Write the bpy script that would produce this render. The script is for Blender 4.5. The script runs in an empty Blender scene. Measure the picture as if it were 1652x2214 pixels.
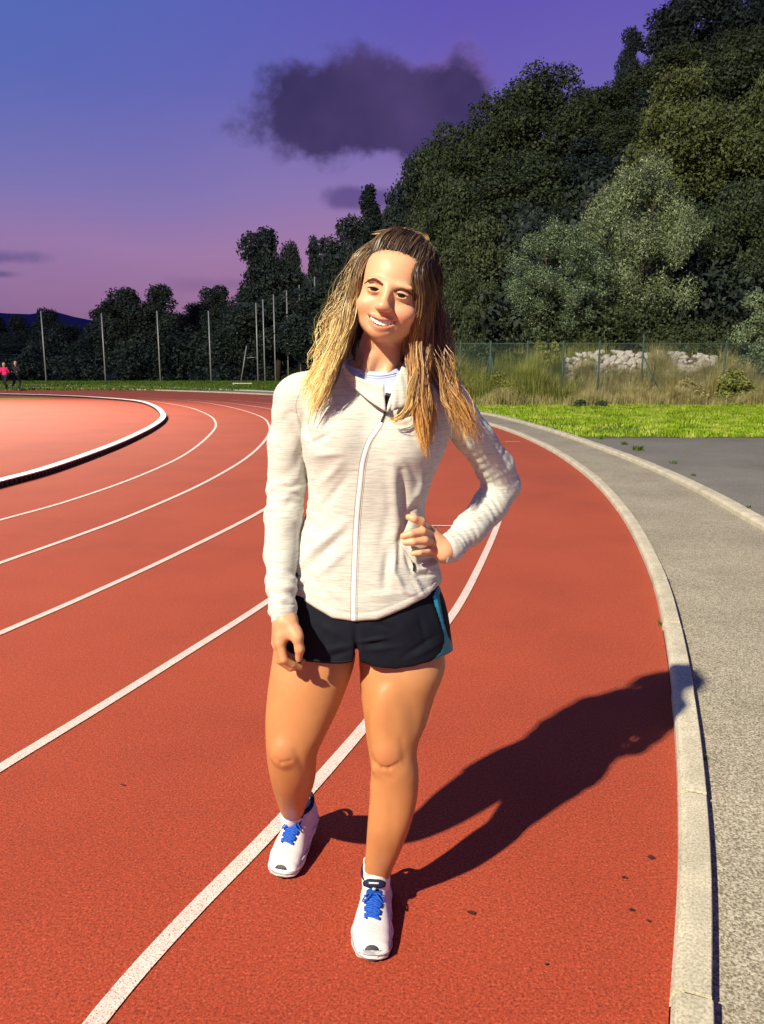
import bpy, math, random
import numpy as np
from mathutils import Vector, Matrix
from mathutils.bvhtree import BVHTree
random.seed(7); RNG = np.random.default_rng(11)
scene = bpy.context.scene
col = scene.collection
# ------------------------------------------------------------------ camera
F = 1700.0; CX, CY = 826.0, 1107.0; CAMH = 1.37
TH = math.atan((CY - 785.0) / F)
ROLL = 0.004
cd = bpy.data.cameras.new("camera"); cam = bpy.data.objects.new("camera", cd); col.objects.link(cam)
cam.location = (0, 0, CAMH)
cam.rotation_mode = 'XYZ'
cam.rotation_euler = (math.pi/2 - TH, 0, 0)
cam.rotation_euler.rotate_axis('Z', 0.0)
cd.sensor_fit = 'VERTICAL'; cd.sensor_height = 36.0; cd.lens = 36.0 * F / 2214.0
cd.clip_start = 0.05; cd.clip_end = 4000
scene.camera = cam
# ------------------------------------------------------------------ sky
world = bpy.data.worlds.new("World"); scene.world = world; world.use_nodes = True
nt = world.node_tree; nt.nodes.clear()
def N(t, typ, **kw):
    n = t.nodes.new(typ)
    for k, v in kw.items(): setattr(n, k, v)
    return n
def setin(n, d):
    for k, v in d.items(): n.inputs[k].default_value = v
def mathn(t, op, a, b=None, clamp=False):
    n = N(t, 'ShaderNodeMath', operation=op); n.use_clamp = clamp
    for i, v in enumerate((a, b)):
        if v is None: continue
        if isinstance(v, (int, float)): n.inputs[i].default_value = v
        else: t.links.new(v, n.inputs[i])
    return n.outputs[0]
def ramp(t, fac, stops, interp='LINEAR'):
    n = N(t, 'ShaderNodeValToRGB'); cr = n.color_ramp; cr.interpolation = interp
    while len(cr.elements) < len(stops): cr.elements.new(0.5)
    for e, (p, c) in zip(cr.elements, stops):
        e.position = p; e.color = (c[0], c[1], c[2], 1) if len(c) == 3 else c
    t.links.new(fac, n.inputs[0]); return n.outputs[0]
def mixc(t, fac, a, b, blend='MIX'):
    n = N(t, 'ShaderNodeMix', data_type='RGBA', blend_type=blend)
    for s, v in ((n.inputs[0], fac), (n.inputs[6], a), (n.inputs[7], b)):
        if isinstance(v, (int, float)): s.default_value = v
        elif isinstance(v, (tuple, list)): s.default_value = (v[0], v[1], v[2], 1)
        else: t.links.new(v, s)
    return n.outputs[2]
def srgb(r, g, b):
    f = lambda c: (c/255/12.92) if c/255 <= .04045 else ((c/255+.055)/1.055)**2.4
    return (f(r), f(g), f(b))
tc = N(nt, 'ShaderNodeTexCoord'); sx = N(nt, 'ShaderNodeSeparateXYZ'); nt.links.new(tc.outputs['Generated'], sx.inputs[0])
X, Y, Z = sx.outputs
elev = mathn(nt, 'MULTIPLY', mathn(nt, 'ARCSINE', Z), 2/math.pi)      # 0..1 over 0..90 deg
big = N(nt, 'ShaderNodeTexNoise'); setin(big, {'Scale': 1.6, 'Detail': 3.0, 'Roughness': .5}); nt.links.new(tc.outputs['Generated'], big.inputs['Vector'])
ev = mathn(nt, 'ADD', elev, mathn(nt, 'MULTIPLY', mathn(nt, 'SUBTRACT', big.outputs[0], .5), .12))
base = ramp(nt, ev, [(0.0, srgb(118, 90, 128)), (0.045, srgb(158, 112, 148)), (0.085, srgb(170, 124, 164)), (0.13, srgb(146, 120, 176)),
                     (0.20, srgb(112, 98, 180)), (0.285, srgb(96, 84, 180)), (0.42, srgb(50, 46, 118)), (0.7, srgb(30, 28, 76)), (1.0, srgb(22, 20, 60))])
# the west (left) is a colder blue, ahead of the hill violet
lft = ramp(nt, mathn(nt, 'MULTIPLY', mathn(nt, 'MULTIPLY', mathn(nt, 'ADD', mathn(nt, 'MULTIPLY', X, -1.0), .08), elev), 7.0), [(0.0, (0, 0, 0)), (0.9, (1, 1, 1))])
base = mixc(nt, mathn(nt, 'MULTIPLY', lft, .9), base, srgb(76, 110, 184))
# clouds in tangent-plane coordinates of the southern sky
ys = mathn(nt, 'MAXIMUM', Y, .05)
u = mathn(nt, 'DIVIDE', X, ys); v = mathn(nt, 'DIVIDE', Z, ys)
cv = N(nt, 'ShaderNodeCombineXYZ'); nt.links.new(u, cv.inputs[0]); nt.links.new(v, cv.inputs[1])
nz = N(nt, 'ShaderNodeTexNoise'); setin(nz, {'Scale': 8.0, 'Detail': 7.0, 'Roughness': .58}); nt.links.new(cv.outputs[0], nz.inputs['Vector'])
nd = mathn(nt, 'SUBTRACT', nz.outputs[0], .5)
nz2 = N(nt, 'ShaderNodeTexNoise'); setin(nz2, {'Scale': 5.0, 'Detail': 4.0}); nt.links.new(cv.outputs[0], nz2.inputs['Vector'])
front = mathn(nt, 'GREATER_THAN', Y, .06)
def cloud(cu, cvv, ru, rv, strength, col_, soft=.5, pw=4.0):
    du = mathn(nt, 'POWER', mathn(nt, 'ABSOLUTE', mathn(nt, 'DIVIDE', mathn(nt, 'SUBTRACT', u, cu), ru)), pw)
    dv = mathn(nt, 'POWER', mathn(nt, 'ABSOLUTE', mathn(nt, 'DIVIDE', mathn(nt, 'SUBTRACT', v, cvv), rv)), pw*.6)
    r = mathn(nt, 'POWER', mathn(nt, 'ADD', du, dv), .4)
    m = mathn(nt, 'SUBTRACT', mathn(nt, 'SUBTRACT', 1.0, r), mathn(nt, 'MULTIPLY', nd, 2.1))
    m = mathn(nt, 'DIVIDE', m, soft, clamp=True)
    sm = N(nt, 'ShaderNodeMapRange', interpolation_type='SMOOTHSTEP'); nt.links.new(m, sm.inputs[0]); 
    m = mathn(nt, 'MULTIPLY', mathn(nt, 'MULTIPLY', sm.outputs[0], front), strength)
    return m
def uv_of(px, py):      # direction of a picture point as the sky's own u, v
    x = (px-CX)/F; y = (py-CY)/F
    fw = math.cos(TH) - y*math.sin(TH); up = -(y*math.cos(TH) + math.sin(TH))
    return x/fw, up/fw
def put_cloud(b, x0, y0, x1, y1, s, c, soft=.5, pw=4.0):
    ua, va = uv_of(x0, y0); ub, vb = uv_of(x1, y1)
    m = cloud((ua+ub)/2, (va+vb)/2, abs(ub-ua)/2, abs(va-vb)/2, s, c, soft, pw)
    return mixc(nt, m, b, c)
inner = mixc(nt, ramp(nt, nz2.outputs[0], [(.3, (0, 0, 0)), (.7, (1, 1, 1))]), srgb(44, 40, 80), srgb(84, 68, 118))
def put_cloud2(b, x0, y0, x1, y1, s, soft):
    ua, va = uv_of(x0, y0); ub, vb = uv_of(x1, y1)
    m = cloud((ua+ub)/2, (va+vb)/2, abs(ub-ua)/2, abs(va-vb)/2, s, None, soft, 4.0)
    return mixc(nt, m, b, inner)
base = put_cloud(base, 800, 80, 1085, 330, .75, srgb(128, 96, 160), .7)
base = put_cloud2(base, 466, 98, 1100, 362, .98, .40)
base = put_cloud(base, 690, 395, 900, 462, .8, srgb(92, 72, 130), .6)
base = put_cloud(base, -240, 535, 150, 580, .7, srgb(96, 84, 138), .8)
base = put_cloud(base, -120, 580, 70, 606, .7, srgb(84, 76, 130), .8)
base = put_cloud(base, 330, 590, 640, 640, .35, srgb(112, 84, 134), .9)
# fade below the horizon to dark ground
base = mixc(nt, mathn(nt, 'MULTIPLY', mathn(nt, 'MULTIPLY', Z, -6.0), 1.0, clamp=True), base, srgb(40, 32, 48))
bg = N(nt, 'ShaderNodeBackground'); nt.links.new(base, bg.inputs[0]); bg.inputs[1].default_value = 1.0
wo = N(nt, 'ShaderNodeOutputWorld'); nt.links.new(bg.outputs[0], wo.inputs[0])
# ------------------------------------------------------------------ floodlight (night scene, lit by one stadium mast)
LPOS = Vector((-30.0, -33.1, 38.3))
ld = bpy.data.lights.new("floodlight_lamp", 'SPOT'); lo = bpy.data.objects.new("floodlight_lamp", ld); col.objects.link(lo)
lo.location = LPOS; lo.rotation_euler = (Vector((-2.0, 17.0, 0)) - LPOS).to_track_quat('-Z', 'Y').to_euler()
ld.energy = 2.3e5*1.95; ld.color = (1.0, 0.90, 0.68); ld.spot_size = math.radians(78); ld.spot_blend = .75; ld.shadow_soft_size = .55
# second mast, just outside the upper left corner of the picture, lighting the inner bend
LP2 = Vector((-20.0, 35.0, 16.5)); l2 = bpy.data.lights.new("floodlight_lamp", 'SPOT'); l2o = bpy.data.objects.new("floodlight_lamp", l2); col.objects.link(l2o)
l2o.location = LP2; l2o.rotation_euler = (Vector((-13.0, 22.0, 0)) - LP2).to_track_quat('-Z', 'Y').to_euler()
l2.energy = 8.0e4; l2.color = (1.0, .88, .70); l2.spot_size = math.radians(54); l2.spot_blend = 1.0; l2.shadow_soft_size = .4
scene.view_settings.view_transform = 'Standard'; scene.view_settings.look = 'None'
scene.view_settings.exposure = 0; scene.view_settings.gamma = 1; scene.view_settings.use_curve_mapping = False
scene.render.engine = 'CYCLES'
# ------------------------------------------------------------------ picture <-> place
ct, st = math.cos(TH), math.sin(TH)
def ray(px, py):
    x = (px-CX)/F; y = (py-CY)/F
    return Vector((x, ct - y*st, -(y*ct + st)))
def P(px, py, Yd):                       # point seen at px,py at world distance Yd
    d = ray(px, py); return Vector((0, 0, CAMH)) + d * (Yd / d.y)
def G(px, py, z=0.0):                    # point of the ground seen at px,py
    d = ray(px, py); return Vector((0, 0, CAMH)) + d * ((z - CAMH) / d.z)
def zc(p): return p[1]*ct + (CAMH-p[2])*st
def PX(x, y, z):                         # arrays -> picture coordinates
    c = y*ct + (CAMH-z)*st; up = -y*(-st) + 0
    yy = ((CAMH - z)*ct - y*st)
    return CX + F*x/c, CY + F*yy/c
# ------------------------------------------------------------------ helpers
def new_mesh(name, verts, faces, smooth=False):
    me = bpy.data.meshes.new(name)
    verts = np.asarray(verts, dtype=np.float32); 
    if isinstance(faces, np.ndarray):
        nf, k = faces.shape
        me.vertices.add(len(verts)); me.vertices.foreach_set('co', verts.ravel())
        me.loops.add(nf*k); me.loops.foreach_set('vertex_index', faces.astype(np.int32).ravel())
        me.polygons.add(nf); me.polygons.foreach_set('loop_start', np.arange(0, nf*k, k, dtype=np.int32))
        me.polygons.foreach_set('loop_total', np.full(nf, k, dtype=np.int32))
        me.update(calc_edges=True)
    else:
        me.from_pydata([tuple(map(float, v)) for v in verts], [], [tuple(int(i) for i in f) for f in faces]); me.update()
    if smooth: me.polygons.foreach_set('use_smooth', np.ones(len(me.polygons), dtype=bool))
    return me
def link(name, me, mat=None, parent=None, **props):
    o = bpy.data.objects.new(name, me); col.objects.link(o)
    if mat is not None and me is not None and not me.materials: me.materials.append(mat)
    if parent is not None: o.parent = parent
    for k, v_ in props.items(): o[k] = v_
    return o
def empty(name, loc, **props):
    o = bpy.data.objects.new(name, None); col.objects.link(o); o.location = loc; o.empty_display_size = .2
    for k, v_ in props.items(): o[k] = v_
    return o
def parent_keep(ch, par):                # child built in world coordinates under a thing that stands at par.location
    ch.parent = par; ch.matrix_parent_inverse = Matrix.Translation(par.location).inverted()
class MB:
    def __init__(s): s.v = []; s.f = []
    def add(s, vs, fs):
        b = len(s.v); s.v += [tuple(v_) for v_ in vs]; s.f += [tuple(i+b for i in f) for f in fs]
    def box(s, c, size, rz=0, top=1.0):
        hx, hy, hz = size[0]/2, size[1]/2, size[2]/2; cs, sn = math.cos(rz), math.sin(rz); vs = []
        for z_, k in ((-hz, 1), (hz, top)):
            for x_, y_ in ((-hx, -hy), (hx, -hy), (hx, hy), (-hx, hy)):
                x_ *= k; y_ *= k
                vs.append((c[0]+x_*cs-y_*sn, c[1]+x_*sn+y_*cs, c[2]+z_))
        s.add(vs, [(3, 2, 1, 0), (4, 5, 6, 7), (0, 1, 5, 4), (1, 2, 6, 5), (2, 3, 7, 6), (3, 0, 4, 7)])
    def tube(s, pts, rad, n=8, caps=True, flat=1.0, upv=None):
        pts = [Vector(p) for p in pts]
        if isinstance(rad, (int, float)): rad = [rad]*len(pts)
        b = len(s.v); ref = Vector(upv) if upv is not None else None; prev = None
        for i, p in enumerate(pts):
            t = (pts[min(i+1, len(pts)-1)] - pts[max(i-1, 0)]).normalized()
            if prev is None:
                a = ref if ref is not None else (Vector((0, 0, 1)) if abs(t.z) < .9 else Vector((1, 0, 0)))
            else: a = ref if ref is not None else prev
            x_ = (a - t*a.dot(t)).normalized(); prev = x_; y_ = t.cross(x_)
            for k in range(n):
                an = 2*math.pi*k/n
                s.v.append(tuple(p + x_*(math.cos(an)*rad[i]*flat) + y_*(math.sin(an)*rad[i])))
        for i in range(len(pts)-1):
            for k in range(n):
                k2 = (k+1) % n; s.f.append((b+i*n+k, b+i*n+k2, b+(i+1)*n+k2, b+(i+1)*n+k))
        if caps:
            s.f.append(tuple(b+k for k in reversed(range(n)))); e = b+(len(pts)-1)*n; s.f.append(tuple(e+k for k in range(n)))
    def build(s, name, mat=None, parent=None, smooth=False, **props):
        return link(name, new_mesh(name, s.v, s.f, smooth), mat, parent, **props)
def mat_new(name, color=(.5, .5, .5), rough=.8, spec=.3, metal=0.0):
    m = bpy.data.materials.new(name); m.use_nodes = True; t = m.node_tree; b = t.nodes['Principled BSDF']
    b.inputs['Base Color'].default_value = (*color, 1); b.inputs['Roughness'].default_value = rough
    b.inputs['Specular IOR Level'].default_value = spec; b.inputs['Metallic'].default_value = metal
    return m, t, b
def noise(t, scale, detail=3.0, rough=.5, vec=None, coord='Object', stretch=None):
    n = N(t, 'ShaderNodeTexNoise'); setin(n, {'Scale': scale, 'Detail': detail, 'Roughness': rough})
    if vec is None:
        c = N(t, 'ShaderNodeTexCoord'); vec = c.outputs[coord]
    if stretch:
        mp = N(t, 'ShaderNodeMapping'); mp.inputs['Scale'].default_value = stretch; t.links.new(vec, mp.inputs[0]); vec = mp.outputs[0]
    t.links.new(vec, n.inputs['Vector']); return n.outputs[0]
def bump(t, b, h, strength=.3, dist=.01):
    n = N(t, 'ShaderNodeBump'); n.inputs['Strength'].default_value = strength; n.inputs['Distance'].default_value = dist
    t.links.new(h, n.inputs['Height']); t.links.new(n.outputs[0], b.inputs['Normal']); return n
def grit_mat(name, stops, fine=260, coarse=1.2, bumpd=.004, rough=.9, spec=.2, amount=.35, blotch=(.8, 1.12)):
    m, t, b = mat_new(name, stops[0], rough, spec)
    gn = noise(t, fine, 2.0, .6); big_ = noise(t, coarse, 4.0, .6)
    c = ramp(t, gn, [(.34, stops[0]), (.5, stops[1]), (.66, stops[2])])
    v_ = ramp(t, big_, [(.3, (blotch[0],)*3), (.7, (blotch[1],)*3)])
    c = mixc(t, 1.0, c, v_, 'MULTIPLY'); t.links.new(c, b.inputs['Base Color'])
    bump(t, b, gn, amount, bumpd); return m
def catmull(pts, n=8):
    P_ = [Vector(p) for p in pts]; P_ = [P_[0]*2-P_[1]] + P_ + [P_[-1]*2-P_[-2]]; out = []
    for i in range(1, len(P_)-2):
        a, b, c, d = P_[i-1:i+3]
        for k in range(n):
            s = k/n; out.append(.5*((2*b) + (c-a)*s + (2*a-5*b+4*c-d)*s*s + (3*b-a-3*c+d)*s**3))
    out.append(P_[-2]); return out
def gpath(pix, n=8, z=0.0, smooth=2):
    pts = [G(x_, y_, 0) for x_, y_ in pix]; o = [Vector((p.x, p.y, z)) for p in catmull(pts, n)]
    for _ in range(smooth):
        o = [o[0]] + [(o[i-1]+o[i]*2+o[i+1])/4 for i in range(1, len(o)-1)] + [o[-1]]
    return o
def offset(path, d):
    o = []
    for i, p in enumerate(path):
        t = (path[min(i+1, len(path)-1)] - path[max(i-1, 0)]); t.z = 0; t.normalize()
        o.append(p + Vector((t.y, -t.x, 0))*d)     # +d = right-hand side of travel
    return o
def strip(a, b):
    n = len(a); return list(a)+list(b), [(i, i+1, n+i+1, n+i) for i in range(n-1)]
def resample(path, step):
    L = [0]
    for i in range(1, len(path)): L.append(L[-1] + (path[i]-path[i-1]).length)
    k = max(1, int(L[-1]/step)); out = []
    j = 0
    for q in range(k+1):
        s = L[-1]*q/k
        while j < len(L)-2 and L[j+1] < s: j += 1
        out.append(path[j].lerp(path[j+1], (s-L[j])/max(1e-9, L[j+1]-L[j])))
    return out
# ------------------------------------------------------------------ ground materials
def track_mat():
    m, t, b = mat_new('red_track_rubber', (.4, .05, .03), .85, .25)
    g1 = noise(t, 150, 3, .75); g2 = noise(t, 60, 3, .6); g3 = noise(t, .8, 5, .65); g4 = noise(t, 3.5, 6, .75)
    c = ramp(t, g1, [(.34, (.14, .016, .008)), (.47, (.335, .043, .016)), (.58, (.395, .057, .024)), (.70, (.56, .13, .075))])
    c = mixc(t, 1.0, c, ramp(t, g2, [(.3, (.84,)*3), (.7, (1.12,)*3)]), 'MULTIPLY')
    c = mixc(t, 1.0, c, ramp(t, g3, [(.32, (.87, .82, .84)), (.5, (1.0, 1.0, 1.0)), (.68, (1.08, 1.12, 1.10))]), 'MULTIPLY')
    c = mixc(t, ramp(t, g4, [(.62, (0, 0, 0)), (.78, (.35, .35, .35))]), c, (.19, .024, .016))
    t.links.new(c, b.inputs['Base Color']); bump(t, b, g1, .55, .004)
    b.inputs['Sheen Weight'].default_value = .10; b.inputs['Sheen Roughness'].default_value = .55; b.inputs['Sheen Tint'].default_value = (1, .55, .36, 1); return m
M_track = track_mat()
def line_mat():
    m, t, b = mat_new('worn_white_line_paint', (.7, .6, .55), .75, .25)
    g = noise(t, 210, 3, .7); w = noise(t, 9, 4, .65)
    c = ramp(t, g, [(.38, (.80, .68, .62)), (.53, (.74, .60, .53)), (.62, (.45, .12, .08))])
    c = mixc(t, ramp(t, w, [(.45, (0, 0, 0)), (.7, (.3, .3, .3))]), c, (.55, .30, .24))
    t.links.new(c, b.inputs['Base Color']); bump(t, b, g, .5, .003); return m
M_line = line_mat()
M_walk = grit_mat('pale_gravel_asphalt', [(.14, .122, .085), (.33, .295, .215), (.56, .51, .41)], 150, 1.4, .005, .9, .25, .6)
M_apron = grit_mat('grey_asphalt', [(.12, .115, .10), (.20, .19, .165), (.30, .285, .25)], 120, .8, .004)
M_conc = grit_mat('kerb_concrete', [(.38, .34, .25), (.55, .50, .37), (.65, .60, .47)], 150, 6.0, .0025, .85, .25, .3, (.78, 1.1))
M_mortar_shade = grit_mat('kerb_mortar_shade', [(.02, .018, .015), (.04, .036, .03), (.06, .055, .045)], 90, 4)  # mortar coloured near black, standing in for the shade in the joints
M_soil = grit_mat('hillside_soil', [(.018, .02, .012), (.035, .033, .02), (.05, .045, .028)], 14, .3, .05)
M_field = grit_mat('field_ground', [(.03, .045, .015), (.05, .07, .022), (.07, .085, .03)], 40, .4, .02)
M_dirt = grit_mat('dry_grass_soil', [(.12, .10, .05), (.2, .17, .09), (.3, .26, .14)], 40, 1.0, .02)
# ------------------------------------------------------------------ ground sheets
link('ground', new_mesh('ground', [(-900, -300, -.06), (900, -300, -.06), (900, 1500, -.06), (-900, 1500, -.06)], [(0, 1, 2, 3)]), M_field, kind='structure')
K1L = [(1415, 3400), (1432, 2600), (1445, 2214), (1460, 2000), (1466, 1800), (1457, 1570), (1434, 1370), (1402, 1240), (1340, 1113), (1270, 1033), (1180, 970), (1100, 934), (1040, 916), (940, 895), (800, 873), (600, 855), (300, 843.5), (0, 838), (-400, 835)]
K2L = [(2500, 1700), (1900, 1285), (1645, 1146), (1500, 1063), (1400, 1014), (1300, 974), (1200, 938), (1100, 909), (1040, 896), (940, 882), (800, 864), (600, 848.5), (300, 837.5), (0, 833), (-400, 830)]
k1 = gpath(K1L); k2 = gpath(K2L)
# red surface: everything inside the kerb
poly = [Vector((p.x, p.y, 0)) for p in k1]
c0 = Vector((-10, 8, 0)); ring = [poly[0]] + poly + [Vector((-60, 60, 0)), Vector((-60, -12, 0)), Vector((poly[0].x, -12, 0))]
fan_v = [c0] + ring; fan_f = [(0, i+1, i+2) for i in range(len(ring)-1)] + [(0, len(ring), 1)]
link('running_track', new_mesh('running_track', fan_v, fan_f), M_track, kind='structure')
# walkway between the kerbs, asphalt apron and lawn beyond
KW = .082
k1o = offset(k1, KW)
k2f = resample(k2, .5)
def nearest_strip(a, b):          # strip between two roughly parallel paths
    A = resample(a, .5); n = len(A); B = resample(b, .01 if False else 1e9) if False else b
    Bv = []
    L = [0]
    for i in range(1, len(b)): L.append(L[-1]+(b[i]-b[i-1]).length)
    for q in range(n):
        s = L[-1]*q/(n-1); j = min(len(L)-2, int(np.searchsorted(L, s, 'right'))-1)
        Bv.append(b[j].lerp(b[j+1], (s-L[j])/max(1e-9, L[j+1]-L[j])))
    return strip(A, Bv)
wv, wf = nearest_strip(k1o, k2)
ext = [Vector((k1o[0].x, -1.0, 0))]
link('walkway', new_mesh('walkway', [Vector((p[0], p[1], .004)) for p in wv], wf), M_walk, kind='structure')
# bottom of the walkway towards and behind the camera
link('apron_near', new_mesh('apron_near', [(k1o[0].x, k1o[0].y-6, .002), (14, k1o[0].y-6, .002), (14, 3.8, .002), (k2[0].x, k2[0].y, .002), (k1o[0].x, k1o[0].y, .002)], [(0, 1, 2, 3, 4)]), M_walk, kind='structure')
k2o = offset(k2, .12)
ea = G(1400, 947); ey = ea.y
ap = [p for p in k2o if p.y < ey+.4]; 
apv = [Vector((p.x, p.y, .006)) for p in ap]; apv += [Vector((40, ey+.4, .006)), Vector((40, ap[0].y-2, .006)), Vector((ap[0].x, ap[0].y-2, .006))]
link('asphalt_apron', new_mesh('asphalt_apron', apv, [tuple(range(len(apv)))]), M_apron, kind='structure')
gr_ = [p for p in k2o if p.y > ey-.6]
lawn_v = [Vector((p.x, p.y, .012)) for p in gr_] + [Vector((-60, 62, .012)), Vector((40, 62, .012)), Vector((40, ey, .012)), Vector((gr_[0].x+.3, ey, .012))]
M_lawn = grit_mat('lawn_soil', [(.06, .09, .01), (.12, .19, .02), (.22, .25, .06)], 22, .9, .02)
link('lawn', new_mesh('lawn', lawn_v, [tuple(range(len(lawn_v)))]), M_lawn, kind='structure')
# ------------------------------------------------------------------ painted lines
def lane(name, pix, w, z=.004, n=10):
    p = gpath(pix, n, z); p = [p[0]+(p[0]-p[4]).normalized()*14]+p; a = offset(p, -w/2); b = offset(p, w/2); v_, f = strip(a, b)
    o = link(name, new_mesh(name, v_, f), M_line, kind='structure'); return o
W_ = .048
RIM = [(-500, 1175), (-220, 1109), (0, 1052), (100, 1024), (200, 988), (270, 959), (325, 931), (350, 912), (352, 899), (335, 883), (300, 871), (230, 864), (150, 859), (60, 856), (-100, 852.5), (-400, 849)]
lane('lane_line', [(-500, 1262), (-220, 1188), (0, 1125), (150, 1083), (300, 1030), (400, 983), (452, 942), (467, 917), (450, 897), (400, 879), (320, 867), (220, 860), (100, 856)], W_)
lane('lane_line', [(-400, 1360), (-200, 1292), (0, 1218), (150, 1165), (300, 1108), (450, 1040), (540, 985), (578, 945), (582, 920), (562, 900), (500, 881), (420, 868), (300, 859)], W_)
lane('lane_line', [(-400, 1540), (-200, 1458), (0, 1370), (200, 1283), (400, 1190), (575, 1100), (680, 1030), (722, 965), (695, 918), (596, 887), (500, 872), (400, 863)], W_)
lane('lane_line', [(-700, 2100), (-300, 1850), (0, 1662), (200, 1540), (400, 1415), (580, 1300), (700, 1210), (795, 1110), (838, 1020), (815, 955), (740, 908), (620, 878), (500, 865)], W_)
lane('lane_line', [(-150, 2700), (205, 2214), (400, 1990), (600, 1785), (790, 1570), (900, 1430), (985, 1320), (1035, 1228), (1074, 1140), (1092, 1080), (1090, 1020), (1060, 965), (985, 925), (860, 893), (700, 872), (560, 861)], W_)
a, b = G(916, 1139), G(1078, 1138.5)
link('start_mark', new_mesh('start_mark', [a+Vector((0, 0, .007)), b+Vector((0, 0, .007)), b+Vector((0, .03, .007)), a+Vector((0, .03, .007))], [(0, 1, 2, 3)]), M_line, kind='structure')
a, b = G(1092, 956), G(1125, 956)
link('start_mark', new_mesh('start_mark', [a+Vector((0, 0, .007)), b+Vector((0, 0, .007)), b+Vector((0, .05, .007)), a+Vector((0, .05, .007))], [(0, 1, 2, 3)]), M_line, kind='structure')
# ------------------------------------------------------------------ kerbs of separate stones
def kerb(path, w, h, stone, gap, name, stuff_after=None, left_round=True):
    root_p = resample(path, .25)
    a = offset(root_p, w*.34); b = offset(root_p, w-.010); n = len(a)
    vs = [Vector((p.x, p.y, .001)) for p in a] + [Vector((p.x, p.y, h*.84)) for p in a] + [Vector((p.x, p.y, h*.84)) for p in b] + [Vector((p.x, p.y, .001)) for p in b]
    fs = []
    for r in range(3):
        for i in range(n-1): fs.append((r*n+i, r*n+i+1, (r+1)*n+i+1, (r+1)*n+i))
    root = link(name, new_mesh(name, vs, fs), M_mortar_shade, kind='structure')
    pts = resample(path, stone/6)
    k = 0; i = 0
    prof = [(0, 0), (.0, h*.62), (w*.09, h*.86), (w*.24, h*.97), (w*.42, h), (w*.97, h), (w, h*.95), (w, 0)]
    while i+6 < len(pts):
        seg = [p.copy() for p in pts[i:i+7]]
        t0 = (seg[1]-seg[0]).normalized(); t1 = (seg[-1]-seg[-2]).normalized()
        seg[0] += t0*gap/2; seg[-1] -= t1*gap/2
        if k < 290:
            dz = RNG.normal()*.0022; dx = RNG.normal()*.002; vs = []; m = len(prof)
            tz = RNG.normal()*.0015
            for q, p in enumerate(seg):
                t = (seg[min(q+1, 6)]-seg[max(q-1, 0)]).normalized(); r_ = Vector((t.y, -t.x, 0))
                for (o_, z_) in prof: 
                    vs.append(p + r_*(o_+dx) + Vector((0, 0, z_ + (dz+tz*(q-3)/3 if z_ > 0 else 0))))
            fs = [(q*m+j, q*m+j+1, (q+1)*m+j+1, (q+1)*m+j) for q in range(6) for j in range(m-1)]
            fs += [tuple(range(m)), tuple(6*m+j for j in reversed(range(m)))]
            me = new_mesh('kerb_stone', vs, fs); link('kerb_stone', me, M_conc, root)
        k += 1; i += 6
    return root
kerb(k1, KW, .055, .86, .016, 'kerb')
kerb(k2, .12, .06, 1.0, .008, 'kerb')
# ------------------------------------------------------------------ raised rail round the infield
rp = gpath(RIM, 10); rp = [rp[0]+(rp[0]-rp[4]).normalized()*14]+rp; rp = resample(rp, .10)
M_rail, t_, b_ = mat_new('white_painted_rail', (.78, .76, .74), .45, .4)
t_.links.new(ramp(t_, noise(t_, 14, 4, .6), [(.35, (.66, .63, .60)), (.55, (.80, .78, .76))]), b_.inputs['Base Color'])
M_foot, _, _ = mat_new('dark_rail_foot', (.03, .022, .018), .6)
rail = empty('infield_rail', rp[len(rp)//3], label='low white rail on dark feet curving round the inner edge of the red track', category='rail')
i = 0; SEG = 20
while i+SEG < len(rp):
    seg = rp[i:i+SEG+1]; A = offset(seg, -.07); B = offset(seg, .07); n = len(seg)
    zs = [(.066, A), (.078, A), (.078, B), (.066, B)]
    vs = [Vector((p.x, p.y, z_)) for z_, a_ in zs for p in a_]
    # tiny gap at the joint
    fs = [(r*n+q, r*n+q+1, ((r+1) % 4)*n+q+1, ((r+1) % 4)*n+q) for r in range(4) for q in range(n-1 if True else 0)]
    fs += [(0, n, 2*n, 3*n), (n-1, 4*n-1, 3*n-1, 2*n-1)]
    s_ = link('rail_section', new_mesh('rail_section', vs, fs), M_rail); parent_keep(s_, rail)
    f_ = MB()
    for q in range(0, SEG, 1):
        if i > 900: continue
        p = rp[i+q]; t = (rp[i+q+1]-p); f_.box((p.x, p.y, .033), (.070, .125, .064), math.atan2(t.y, t.x))
    f_2 = f_.build('rail_feet', M_foot); f_2['kind'] = 'stuff'; parent_keep(f_2, rail)
    i += SEG
gpatch = [G(-300, 858), G(-300, 864), G(60, 863.5), (G(135, 861.5)), G(60, 859.5)]
link('infield_grass', new_mesh('infield_grass', [Vector((p.x, p.y, .006)) for p in gpatch], [(0, 1, 2, 3, 4)]), grit_mat('infield_turf', [(.15, .14, .03), (.24, .22, .05), (.3, .26, .08)], 20), kind='structure')
# ------------------------------------------------------------------ hillside
def hill(x, y):
    y = min(y, 66)
    s = (x-5)*.917 + (y-34)*.401 if x < 5 else (x-2)*.917 + (y-30)*.401 - max(0, (8-x)*.5)
    a = .62*s; b = .60*(y-28.6)
    z = min(a, b)
    z += .6*math.sin(x*.31+y*.17) + .4*math.sin(y*.41-x*.23) if z > 1.5 else 0
    return max(-.3, min(z, 40))
nx_, ny_ = 90, 80
hv = []; 
for j in range(ny_):
    for i in range(nx_):
        x_ = -45+i*1.9; y_ = 26+j*1.9; hv.append((x_, y_, hill(x_, y_)))
hf = [(j*nx_+i, j*nx_+i+1, (j+1)*nx_+i+1, (j+1)*nx_+i) for j in range(ny_-1) for i in range(nx_-1)]
link('hillside', new_mesh('hillside', hv, hf, True), M_soil, kind='structure')
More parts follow.
